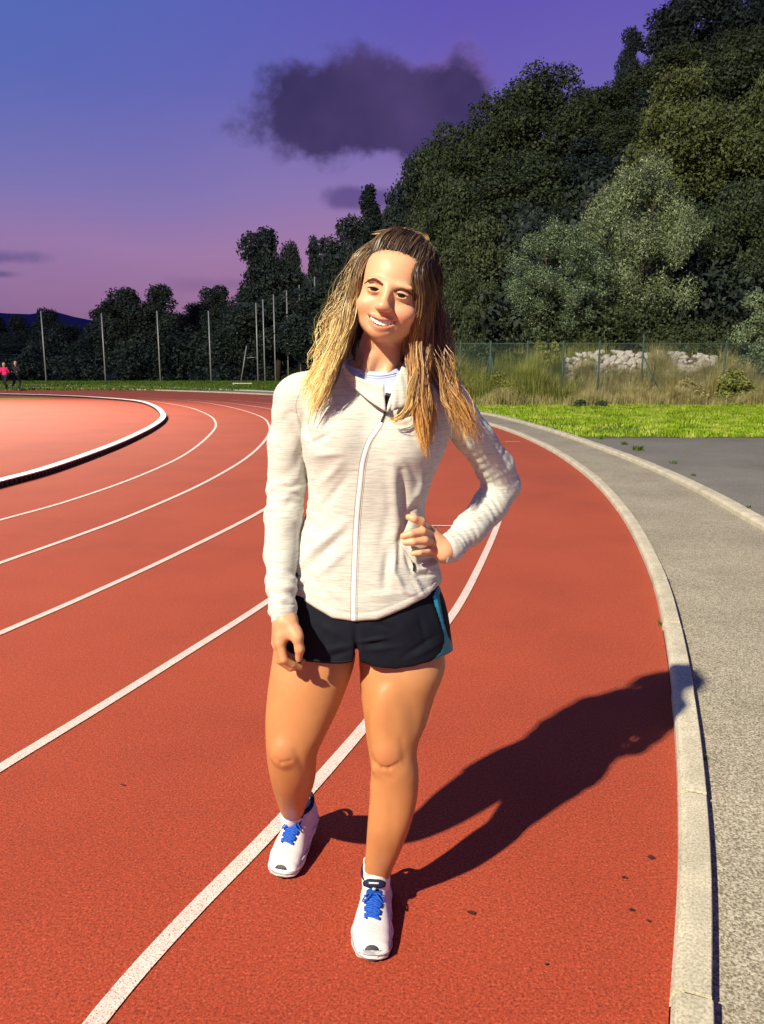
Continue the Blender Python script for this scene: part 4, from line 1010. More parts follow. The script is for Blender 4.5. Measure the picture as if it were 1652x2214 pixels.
surf_tube(body_bv, [(789, 613), (798, 606), (808, 603.5), (818, 608), (828, 616)], lambda t: .0007+.0019*math.sin(math.pi*(.12+.62*t)), 'eyebrow', M_brow, woman, .0001)
surf_tube(body_bv, [(851, 629), (860, 625), (870, 624), (881, 629.5), (891, 638)], lambda t: .0007+.0019*math.sin(math.pi*(.74-.62*t)), 'eyebrow', M_brow, woman, .0001)
for s_ in (-1, 1):
    mb = MB(); pts = [HW(s_*.0295+q*.0140, -.0884+abs(q)**2*.0045, -.0008+.0036*math.sqrt(max(0, 1-q*q))-.0008) for q in np.linspace(-1, 1, 11)]
    mb.tube(pts, [.0005+.0009*math.sin(math.pi*i/10) for i in range(11)], 5); mb.build('eyelashes', M_lash, woman, True)
M_teeth, _, _ = mat_new('tooth', (.84, .80, .72), .25, .5)
mb = MB()
for i in range(-5, 6):
    w_ = .0072 if abs(i) < 2 else .0060; x_ = i*.0056 if abs(i) > 1 else i*.0064
    c = (x_, lipy(x_)+.0050+.0, lipz(x_)+.0008); z_t = .0052*(1 if abs(i) < 2 else .88); vs = []
    for (dx, dy, dz) in ((-1, 0, -1), (1, 0, -1), (1, 0, 1), (-1, 0, 1), (-.85, -1, -.85), (.85, -1, -.85), (.9, -1, 1), (-.9, -1, 1)):
        vs.append(HW(c[0]+dx*w_*.44, c[1]+dy*.0022, c[2]+dz*z_t))
    mb.add(vs, [(4, 5, 6, 7), (0, 4, 7, 3), (1, 2, 6, 5), (0, 1, 5, 4), (3, 7, 6, 2)])
mb.build('teeth', M_teeth, woman)
M_gold, _, _ = mat_new('gold', (.8, .55, .3), .25, .5, 1.0)
mb = MB(); c = HW(-.0760, -.004, -.040); mb.tube([c+Vector((math.cos(a_)*.001, -math.cos(a_)*.006, math.sin(a_)*.006)) for a_ in np.linspace(0, 6.28, 14)], .0011, 6); mb.build('earring', M_gold, woman, True)
# ring on the picture-right hand
pa = P(*HR_['ring'][0]); pb = P(*HR_['ring'][1]); c = pa.lerp(pb, .35); ax = (pb-pa).normalized(); u_ = ax.orthogonal().normalized(); w_ = ax.cross(u_)
mb = MB(); mb.tube([c+(u_*math.cos(a_)+w_*math.sin(a_))*.0115 for a_ in np.linspace(0, 6.283, 20)], .0013, 6); mb.build('ring', M_gold, woman, True)
M_nail, _, _ = mat_new('finger_nail', (.74, .50, .42), .25, .5)
for q, r_ in ((P(646, 1421, 1.634), .0080),):
    mb = MB(); c = q+Vector((0, -.0068, .0)); vs = []
    for k in range(12):
        a_ = 6.283*k/12; vs.append(c+Vector((math.cos(a_)*.0052, .0012*math.cos(a_)**2, math.sin(a_)*.0072)))
    mb.add(vs+[c+Vector((0, -.0012, 0))], [(12, k, (k+1) % 12) for k in range(12)]); mb.build('finger_nail', M_nail, woman, True)
# ================================================================== clothes
def knit_mat(name, c1, c2, streak=(4, 4, 90), sc=6, rough=.85, b1=.25):
    m, t, b = mat_new(name, c1, rough, .15)
    h = noise(t, sc, 4, .7, stretch=streak); f = noise(t, 700, 2, .5)
    t.links.new(ramp(t, h, [(.36, c2), (.52, c1), (.64, tuple(min(1, q*1.06) for q in c1))]), b.inputs['Base Color'])
    b.inputs['Sheen Weight'].default_value = .15
    bump(t, b, mathn(t, 'ADD', f, mathn(t, 'MULTIPLY', h, .6)), b1, .0016); return m
M_jacket = knit_mat('heather_white_knit', (.575, .58, .535), (.40, .405, .36))
M_trim, _, _ = mat_new('white_zip_tape', (.80, .79, .77), .7, .2)
M_seam, _, _ = mat_new('seam_thread', (.50, .48, .42), .9, .1)
torsoJ = [(770, 745, 880, 1.83, .055, .055), (800, 700, 925, 1.82, .07, .07), (835, 668, 962, 1.81, .085, .085), (880, 655, 972, 1.80, .10, .095), (930, 655, 975, 1.80, .112, .10), (975, 657, 962, 1.80, .118, .10), (1015, 663, 944, 1.80, .116, .098),
          (1060, 668, 927, 1.80, .108, .095), (1103, 664, 918, 1.80, .103, .098), (1145, 650, 924, 1.80, .105, .105), (1189, 636, 940, 1.80, .110, .112), (1250, 626, 955, 1.80, .115, .124), (1300, 620, 962, 1.80, .118, .13), (1380, 618, 966, 1.80, .122, .13)]
J = Field(np.arange(-.30, .35, .0031), np.arange(1.60, 2.0, .0031), np.arange(.66, 1.42, .0031))
J.add(stack_raw(pxst(torsoJ), 2.45), .01)
J.add(ell(P(735, 945, 1.735), (.062, .058, .062)), .05); J.add(ell(P(872, 952, 1.735), (.062, .058, .062)), .05)
for a_, b_, ra, rb in (((800, 812, 1.815), (668, 852, 1.80), .050, .050), ((815, 812, 1.815), (955, 860, 1.80), .050, .050)): J.add(cone(P(*a_), P(*b_), ra, rb), .035)
slL = [(640, 866, 1.80), (622, 960, 1.80), (620, 1050, 1.80), (613, 1120, 1.775), (608, 1200, 1.74), (608, 1265, 1.705), (611, 1315, 1.68), (616, 1352, 1.664)]
slLr = [.050, .0435, .044, .0415, .0365, .0325, .0300, .0270]
chain(J, slL, slLr, .014)
slR = [(966, 868, 1.80), (1022, 940, 1.83), (1072, 1010, 1.878), (1086, 1050, 1.895), (1062, 1092, 1.870), (1015, 1145, 1.805), (975, 1183, 1.752), (952, 1196, 1.732)]
slRr = [.049, .0435, .0420, .0410, .0385, .0345, .0300, .0275]
chain(J, slR, slRr, .016)
HEM = [(560, 1255), (612, 1268), (639, 1286), (680, 1312), (720, 1335), (765, 1343), (813, 1339), (877, 1314), (932, 1284), (956, 1258), (1000, 1225)]
hx, hy = zip(*HEM)
def px_of(X_, Y_, Z_):
    c = Y_*ct+(CAMH-Z_)*st; return CX+F*X_/c, CY+F*((CAMH-Z_)*ct-Y_*st)/c
# hem: only the torso is cut (sleeves stay)
slo, shi = [], []
def hemcut(X_, Y_, Z_):
    u_, v_ = px_of(X_, Y_, Z_); d = (v_-np.interp(u_, hx, hy))*.00104
    lat = np.minimum(u_-(np.interp(v_, [1180, 1240, 1300, 1360], [638, 638, 637, 640])), 1e9)*.00104
    arm = (u_ < 655) & (Y_ < 1.735) & (v_ > 1180)
    # sleeve is kept: distance to the sleeve axis decides
    return d
# cut the torso before the sleeves: rebuild torso and sleeves in separate fields
JT = Field(J.x, J.y, J.z); 
JT.add(stack_raw(pxst(torsoJ), 2.45), .01)
JT.add(ell(P(735, 945, 1.735), (.058, .055, .060)), .05); JT.add(ell(P(868, 952, 1.735), (.058, .055, .060)), .05)
for a_, b_, ra, rb in (((800, 812, 1.815), (668, 852, 1.80), .050, .050), ((815, 812, 1.815), (955, 860, 1.80), .050, .050)): JT.add(cone(P(*a_), P(*b_), ra, rb), .035)
JT.cut(hemcut, .006)
JS = Field(J.x, J.y, J.z); chain(JS, slL, slLr, .014); chain(JS, slR, slRr, .016)
# cuffs end on planes across the wrist
def plane_cut(F_, p0, nrm, reach):
    p0 = np.array(p0); nrm = np.array(nrm)/np.linalg.norm(nrm)
    def fn(X_, Y_, Z_):
        d = (X_-p0[0])*nrm[0]+(Y_-p0[1])*nrm[1]+(Z_-p0[2])*nrm[2]; far = np.sqrt((X_-p0[0])**2+(Y_-p0[1])**2+(Z_-p0[2])**2)-reach
        return np.minimum(d, -far) if False else np.where(far < 0, d, -1.0)
    F_.cut(fn, .002)
a_, b_ = P(*slL[-2]), P(616, 1345, 1.667); plane_cut(JS, P(616, 1346, 1.665), b_-a_+Vector((-.004, 0, 0)), .05)
a_, b_ = P(975, 1183, 1.748), P(948, 1197, 1.73); plane_cut(JS, P(951, 1196, 1.731), b_-a_, .062)
# gaps between the arms and the trunk are kept by joining with a small radius except at the shoulder
kk = .0035+.024*np.clip((J.z-1.20)/.10, 0, 1)[None, None, :]
a_, b_ = JT.v, JS.v; h_ = np.maximum(kk-np.abs(a_-b_), 0)/kk; J.v = (np.minimum(a_, b_)-h_*h_*kk*.25).astype(np.float32); del JT, JS
# neck opening, cut to show the T-shirt
NECK = [(746, 700), (748, 770), (757, 818), (800, 838), (829, 843), (833, 884), (842, 884), (852, 850), (868, 812), (888, 772), (890, 700)]
def neck_fn(X_, Y_, Z_):
    u_, v_ = px_of(X_, Y_, Z_); return np.maximum(poly_d(u_, v_, NECK)*.00102, Y_-1.90)
lo = np.array([P(740, 890, 1.6).x, 1.62, P(740, 890, 1.6).z-.02]); hi = np.array([P(895, 700, 1.9).x, 1.92, 1.42]); J.sub((neck_fn, lo, hi), .004)
JV, JF = J.mesh(); del J
n_ = vnormals(JV, JF)
if ((JV-JV.mean(0))*n_).sum() < 0: JF = JF[:, ::-1]; n_ = -n_
JV = relax(JV, JF, 2, .4); n_ = vnormals(JV, JF)
# ---- folds
u_, v_ = PX(JV[:, 0], JV[:, 1], JV[:, 2]); front = n_[:, 1] < .35; disp = np.zeros(len(JV))
FOLDS = [  # (x0,y0,x1,y1, width px, height m) ; negative = crease, positive = ridge
 (668, 962, 712, 940, 6, -.0040), (672, 985, 738, 980, 8, .0025), (740, 1000, 690, 1050, 10, .0030), (752, 1030, 690, 1105, 9, -.0028), (745, 1130, 650, 1212, 9, .0040), (750, 1150, 668, 1222, 8, -.0035), (748, 1190, 690, 1240, 9, .0028),
 (672, 1060, 700, 1110, 7, .0028), (660, 1115, 700, 1150, 8, -.0022), (700, 900, 690, 960, 9, -.0015), (655, 900, 672, 960, 7, -.0045), (640, 905, 660, 960, 6, .003),
 (868, 1020, 878, 1130, 10, -.0075), (850, 1000, 858, 1180, 12, .0045), (899, 1080, 874, 1150, 7, -.0070), (908, 1050, 886, 1110, 7, .0040), (915, 1020, 905, 1100, 7, .003), (868, 1150, 856, 1215, 9, -.0060), (880, 1000, 905, 1040, 8, -.0030),
 (858, 1180, 850, 1235, 7, .0070), (850, 1235, 872, 1275, 7, .0060), (872, 1275, 905, 1288, 7, .0045), (838, 1190, 832, 1270, 10, -.0060), (876, 1195, 892, 1240, 5, -.0045), (885, 1180, 905, 1225, 5, .0045),
 (905, 1215, 945, 1205, 5, -.0055), (905, 1232, 948, 1218, 5, .0045), (900, 1245, 950, 1240, 5, -.0035), (893, 1250, 918, 1290, 5, .0030), (905, 1250, 938, 1285, 5, -.0030), (915, 1200, 945, 1195, 5, .0050), (925, 1235, 955, 1245, 10, .006),
 (840, 1100, 815, 1230, 12, -.0022), (822, 1060, 838, 1120, 12, .0020), (790, 1290, 870, 1285, 8, .0018), (700, 1270, 755, 1300, 9, .0020), (655, 1235, 700, 1275, 8, -.0018), (880, 905, 900, 960, 9, -.0020), (850, 900, 885, 893, 5, -.005), (850, 915, 890, 905, 5, .003)]
for x0, y0, x1, y1, w_, A in FOLDS:
    d, t = seg_d(u_, v_, (x0, y0), (x1, y1)); disp += np.where(front, 1.35*A*np.exp(-(d/w_)**2)*(.35+.65*np.sin(math.pi*np.clip(t, .02, .98))), 0)
def limb_t(pts, V_):           # arclength along limb and distance
    Q = [np.array(P(*p)) for p in pts]; best = np.full(len(V_), 9.); S = np.zeros(len(V_)); acc = 0; side = np.zeros(len(V_))
    for i in range(len(Q)-1):
        d = Q[i+1]-Q[i]; L = np.linalg.norm(d); t = np.clip((V_-Q[i])@d/(L*L), 0, 1); dist = np.linalg.norm(V_-Q[i]-t[:, None]*d, axis=1)
        m = dist < best; best[m] = dist[m]; S[m] = acc+t[m]*L; acc += L
    return S, best, acc
S, D_, tot = limb_t(slR, JV); onR = (D_ < .052) & (u_ > 925) & (S > .02)
ne = vnoise(JV*np.array([16, 16, 16]))*2.2+vnoise(JV*40)*.7
inner_ = np.clip((1065-u_)/60, 0, 1)
elb = np.exp(-((S-.225)/.075)**2)
disp += np.where(onR, (.0023*elb*(.15+.85*inner_)+.0003)*np.sin(S*2*math.pi/.024+ne*2.6+(u_-1050)*.03), 0)
disp += np.where(onR, .0030*np.sin((u_*.8-v_*.35)*.16+ne*3.2)*np.exp(-((S-.13)/.07)**2)*np.clip(ne+.6, 0, 1), 0)
disp += np.where(onR & (S > .28), .0012*np.sin(S*2*math.pi/.019+ne*4.5)*np.clip(.6+ne, 0, 1), 0)
S2, D2, tot2 = limb_t(slL, JV); onL = (D2 < .054) & (u_ < 668) & (S2 > .02)
disp += np.where(onL, .0013*np.sin((S2+(u_-615)*.0011)*2*math.pi/.075+ne*3.6)+.0018*np.exp(-((S2-tot2+.07)/.05)**2)*np.sin(S2*2*math.pi/.026+ne*3.6)+.0010*np.exp(-((S2-.24)/.05)**2)*np.sin(S2*2*math.pi/.026+ne*4.0), 0)
for S_, tt, on in ((S, tot, onR), (S2, tot2, onL)):      # cuff seam and a slightly flared cuff band
    disp += np.where(on, -.0018*np.exp(-((S_-tt+.040)/.0025)**2)+.0012*((S_ > tt-.04)), 0)
disp += vnoise(JV*9)*.006+vnoise(JV*np.array([26, 20, 14]))*.0028
hemd = v_-np.interp(u_, hx, hy); disp += np.where(front & (~onL) & (~onR), -.0013*np.exp(-((hemd+16)/1.6)**2)+.0008*(hemd > -15), 0)
JV = JV+n_*disp[:, None]
jacket = quadmesh('jacket', JV, JF, M_jacket, woman); jacket['label'] = 'off-white heathered zip-up running jacket'
jbv = bvh_of(JV, JF)
def ribbon(bv, pix, width, name, mat, parent, off=.0012, thick=.0012, sub=6, **k):
    q = catmull([Vector((a_, b_, 0)) for a_, b_ in pix], sub); rows = []
    for i, p in enumerate(q):
        t = (q[min(i+1, len(q)-1)]-q[max(i-1, 0)]).normalized(); s = Vector((-t.y, t.x, 0)); r_ = []
        for w_ in (-1, -.5, 0, .5, 1):
            h_, nn = hit(bv, p.x+s.x*w_*width/2, p.y+s.y*w_*width/2)
            if h_ is None: break
            r_.append(h_+nn*(off+(thick if abs(w_) < 1 else 0)))
        if len(r_) == 5 and (not rows or (r_[2]-rows[-1][2]).length < .05): rows.append(r_)
    vs = [v__ for r_ in rows for v__ in r_]; fs = [(i*5+j, i*5+j+1, (i+1)*5+j+1, (i+1)*5+j) for i in range(len(rows)-1) for j in range(4)]
    return link(name, new_mesh(name, vs, fs, True), mat, parent, **k)
ZIP = [(831, 898), (822, 918), (810, 936), (798, 955), (788, 985), (783, 1010), (779, 1050), (774, 1096), (770, 1152), (767, 1226), (765, 1290), (765, 1340)]
ribbon(jbv, ZIP, 9, 'zip_tape', M_trim, jacket, .0012, .0014)
for s_ in (-1, 1):
    surf_tube(jbv, [(a_+s_*7.5, b_) for a_, b_ in ZIP], .0006, 'seam', M_seam, jacket, .0003)
M_black, _, _ = mat_new('black_plastic', (.012, .012, .014), .4, .4)
surf_tube(jbv, [(833, 893), (829, 903), (825, 913)], .0028, 'zip_pull', M_black, jacket, .0035)
surf_tube(jbv, [(893, 1216), (895, 1225), (894, 1234)], .0024, 'pocket_zip_pull', M_black, jacket, .003)
surf_tube(jbv, [(642, 1238), (645, 1246)], .0018, 'pocket_zip_pull', M_black, jacket, .002)
surf_tube(jbv, [(671, 1118), (662, 1130), (655, 1148), (650, 1162)], .0011, 'pocket_seam', M_seam, jacket, .0004)
surf_tube(jbv, [(865, 1178), (878, 1196), (891, 1214)], .0012, 'pocket_seam', M_seam, jacket, .0006)
surf_tube(jbv, [(668, 958), (655, 930), (643, 900), (640, 870), (655, 835)], .0006, 'sleeve_seam', M_seam, jacket, .0003)
M_refl, _, _ = mat_new('silver_reflective_print', (.62, .61, .58), .35, .6)
for k, (x0, y0, x1, y1) in enumerate([(893, 1250, 903, 1254), (898, 1257, 908, 1262), (903, 1265, 911, 1271), (884, 1262, 892, 1268), (889, 1270, 899, 1275)]):
    ribbon(jbv, [(x0, y0), ((x0+x1)/2, (y0+y1)/2), (x1, y1)], 3.4, 'reflective_bar', M_refl, jacket, .0006, .0003)
# ---- collar (thin shell panels)
def panel(name, base, top, mat, parent, thick=.0035, curl=0.0, nv=7):
    b_ = catmull([P(*p) for p in base], 8); t_ = catmull([P(*p) for p in top], 8); n = min(len(b_), len(t_)); b_ = resample(b_, 1e9) if False else b_; vs = []
    def at_(L, q): s = q*(len(L)-1); i = min(int(s), len(L)-2); return L[i].lerp(L[i+1], s-i)
    m = 40
    for i in range(m):
        A = at_(b_, i/(m-1)); C_ = at_(t_, i/(m-1))
        for j in range(nv):
            w = j/(nv-1); p = A.lerp(C_, w); p = p+Vector((0, -curl*math.sin(math.pi*w), 0))+Vector((0, .0012*math.sin(i*.9+j), 0)); vs.append(p)
    fs = [(i*nv+j, (i+1)*nv+j, (i+1)*nv+j+1, i*nv+j+1) for i in range(m-1) for j in range(nv-1)]
    o = link(name, new_mesh(name, vs, fs, True), mat, parent); md = o.modifiers.new('thickness', 'SOLIDIFY'); md.thickness = thick; md.offset = 0
    return o
panel('collar', [(870, 772, 1.86), (812, 770, 1.885), (762, 776, 1.86), (744, 792, 1.80), (752, 822, 1.735), (790, 860, 1.690), (834, 890, 1.668)],
      [(865, 742, 1.86), (812, 738, 1.88), (760, 735, 1.85), (737, 744, 1.785), (752, 800, 1.725), (790, 822, 1.695), (830, 831, 1.685)], M_jacket, jacket, .0035, -.004)
panel('collar_flap', [(902, 800, 1.79), (905, 830, 1.735), (893, 868, 1.695), (860, 885, 1.672), (837, 890, 1.665)],
      [(884, 772, 1.80), (874, 782, 1.75), (862, 808, 1.715), (850, 840, 1.692), (838, 880, 1.668)], M_jacket, jacket, .0035, .005)
panel('collar_flap', [(905, 770, 1.84), (908, 800, 1.80), (905, 840, 1.74), (892, 878, 1.70)],
      [(888, 762, 1.84), (880, 778, 1.79), (872, 812, 1.73), (880, 860, 1.70)], M_jacket, jacket, .0035, .006)
# ---- T-shirt and sports top at the neck
M_tee = knit_mat('pale_blue_cotton', (.50, .58, .78), (.46, .54, .74), (6, 6, 30), 8, .85, .12)
T = Field(np.arange(-.12, .12, .0025), np.arange(1.62, 1.96, .0025), np.arange(1.20, 1.40, .0025))
T.add(stack_raw(pxst([(780, 735, 890, 1.83, .062, .055), (800, 715, 915, 1.82, .077, .065), (835, 668, 962, 1.81, .089, .08), (880, 655, 972, 1.80, .100, .09), (930, 655, 975, 1.80, .108, .095), (975, 657, 962, 1.80, .11, .095)], -.006), 2.3), .01)
T.add(cone(P(808, 830, 1.80), P(812, 770, 1.79), .066, .058), .025)
NL = [(700, 770), (748, 784), (765, 794), (790, 802), (815, 804), (845, 801), (868, 792), (880, 784), (930, 770)]
nlx, nly = zip(*NL)
def teecut(X_, Y_, Z_):
    a1, b1 = px_of(X_, Y_, Z_); return (np.interp(a1, nlx, nly)-b1)*.001-np.clip(Y_-1.80, 0, 1)*.3
T.cut(teecut, .003); TV, TF = T.mesh(True); n_ = vnormals(TV, TF)
if ((TV-TV.mean(0))*n_).sum() < 0: TF = TF[:, ::-1]
TV = relax(TV, TF, 1, .4)
tee = quadmesh('t_shirt', TV, TF, M_tee, woman); tee['label'] = 'pale blue T-shirt showing at the open collar'
tbv = bvh_of(TV, TF)
surf_tube(tbv, [(776, 805), (800, 811), (826, 812), (856, 807)], .0014, 'neck_band', M_tee, tee, .0002)
surf_tube(tbv, [(776, 810), (800, 816), (826, 817), (856, 812)], .0009, 'neck_seam', M_tee, tee, .0001)
ribbon(tbv, [(842, 851), (840, 862), (838, 874), (838, 886)], 17, 'chest_print', mat_new('dark_slate_print', (.035, .038, .045), .8)[0], tee, .0012, .0003)
# ================================================================== shorts
M_short, t_, b_ = mat_new('navy_shorts_fabric', (.006, .008, .015), .75, .15)
bump(t_, b_, noise(t_, 900, 2, .5), .2, .0006)
SH = Field(np.arange(-.29, .22, .0034), np.arange(1.66, 1.98, .0034), np.arange(.60, .94, .0034))
SH.add(stack_raw(pxst([(1215, 650, 930, 1.80, .088, .105), (1255, 628, 945, 1.80, .098, .118), (1310, 604, 965, 1.80, .110, .13), (1352, 594, 972, 1.80, .112, .132), (1400, 587, 978, 1.80, .111, .132), (1440, 585, 980, 1.80, .108, .125)], 0), 2.5), .01)
SH.sub(stack_raw(pxst([(1350, 769, 772, 1.67, .012, .015), (1400, 768, 773, 1.67, .014, .025), (1422, 767, 774, 1.67, .03, .06), (1445, 762, 779, 1.69, .05, .3), (1520, 755, 785, 1.69, .05, .3)]), 2.0), .012)
SHEM = [(560, 1395), (592, 1402), (625, 1418), (651, 1429), (700, 1434), (745, 1434), (768, 1430), (774, 1426), (785, 1432), (805, 1440), (857, 1446), (895, 1440), (921, 1432), (950, 1421), (975, 1408), (1000, 1400)]
sx_, sy_ = zip(*SHEM)
def shcut(X_, Y_, Z_):
    a1, b1 = px_of(X_, Y_, Z_); return (b1-np.interp(a1, sx_, sy_))*.00106
SH.cut(shcut, .003); SV, SF = SH.mesh(); n_ = vnormals(SV, SF)
if ((SV-SV.mean(0))*n_).sum() < 0: SF = SF[:, ::-1]
SV = relax(SV, SF, 2, .4); n_ = vnormals(SV, SF); u_, v_ = PX(SV[:, 0], SV[:, 1], SV[:, 2]); d_ = np.zeros(len(SV))
for x0, y0, x1, y1, w_, A in [(768, 1350, 771, 1425, 6, -.004), (775, 1388, 845, 1378, 4, .004), (775, 1395, 840, 1388, 4, -.0035), (780, 1408, 870, 1398, 5, .003), (700, 1425, 760, 1405, 6, -.003), (690, 1408, 765, 1395, 7, .003), (655, 1370, 700, 1425, 9, -.0025), (880, 1428, 960, 1385, 6, .003), (870, 1420, 950, 1370, 5, -.003),
      (930, 1300, 960, 1380, 8, .003), (690, 1345, 740, 1380, 9, .003), (860, 1340, 900, 1400, 10, .0025), (800, 1345, 850, 1360, 6, -.0028), (905, 1330, 925, 1400, 7, -.0025)]:
    d, t = seg_d(u_, v_, (x0, y0), (x1, y1)); d_ += np.where(n_[:, 1] < .3, A*np.exp(-(d/w_)**2)*np.sin(math.pi*np.clip(t, .1, .9)), 0)
d_ += vnoise(SV*20)*.004+vnoise(SV*45)*.0015
SV = SV+n_*d_[:, None]
shorts = quadmesh('shorts', SV, SF, M_short, woman); shorts['label'] = 'navy running shorts with a teal side stripe'
sbv = bvh_of(SV, SF)
surf_tube(sbv, [(655, 1425), (700, 1430), (745, 1430), (765, 1427)], .0006, 'hem_stitch', mat_new('dark_thread', (.02, .022, .035), .8)[0], shorts, .0002)
def patch(V_, Fq, pg, off, name, mat, parent, cond=None, **k):
    a1, b1 = PX(V_[:, 0], V_[:, 1], V_[:, 2]); nn = vnormals(V_, Fq); ins = poly_in(a1, b1, pg) & (nn[:, 1] < .45)
    keep = Fq[ins[Fq].all(1)]; ids = np.unique(keep); mp = np.full(len(V_), -1); mp[ids] = np.arange(len(ids)); return link(name, new_mesh(name, V_[ids]+nn[ids]*off, mp[keep], True), mat, parent, **k)
M_teal, _, _ = mat_new('teal_mesh_panel', (.02, .20, .26), .5, .4)
M_cyan, _, _ = mat_new('bright_cyan_stripe', (.03, .42, .58), .45, .4)
patch(SV, SF, [(944, 1270), (956, 1262), (950, 1290), (953, 1310), (960, 1345), (968, 1375), (980, 1395), (985, 1420), (915, 1440), (935, 1425), (952, 1408), (960, 1385), (957, 1368), (947, 1335), (938, 1305), (934, 1290)], .0012, 'side_panel', M_teal, shorts)
patch(SV, SF, [(934, 1288), (941, 1284), (946, 1300), (950, 1320), (957, 1345), (962, 1362), (956, 1364), (948, 1338), (938, 1308)], .0022, 'side_stripe', M_cyan, shorts)
# ================================================================== shoes and socks
M_mesh, t_, b_ = mat_new('white_shoe_mesh', (.64, .58, .58), .75, .25)
hx_ = noise(t_, 300, 2, .5); bump(t_, b_, hx_, .5, .001)
M_sole, t_, b_ = mat_new('grey_white_foam_sole', (.62, .60, .60), .6, .3)
t_.links.new(ramp(t_, noise(t_, 20, 3, .6, stretch=(1, 1, 8)), [(.42, (.26, .26, .28)), (.52, (.66, .64, .64))]), b_.inputs['Base Color'])
M_navy, _, _ = mat_new('navy_shoe_collar', (.012, .018, .05), .7, .2)
M_blue, t_, b_ = mat_new('royal_blue_lace', (.010, .085, .46), .65, .3)
M_bluet, _, _ = mat_new('blue_tongue', (.008, .05, .28), .8, .2)
M_rub, _, _ = mat_new('black_rubber', (.03, .032, .04), .55, .3)
M_sock, _, _ = mat_new('white_sock', (.76, .75, .72), .9, .1)
M_hole, _, _ = mat_new('vent_hole', (.30, .20, .18), .9, .1)
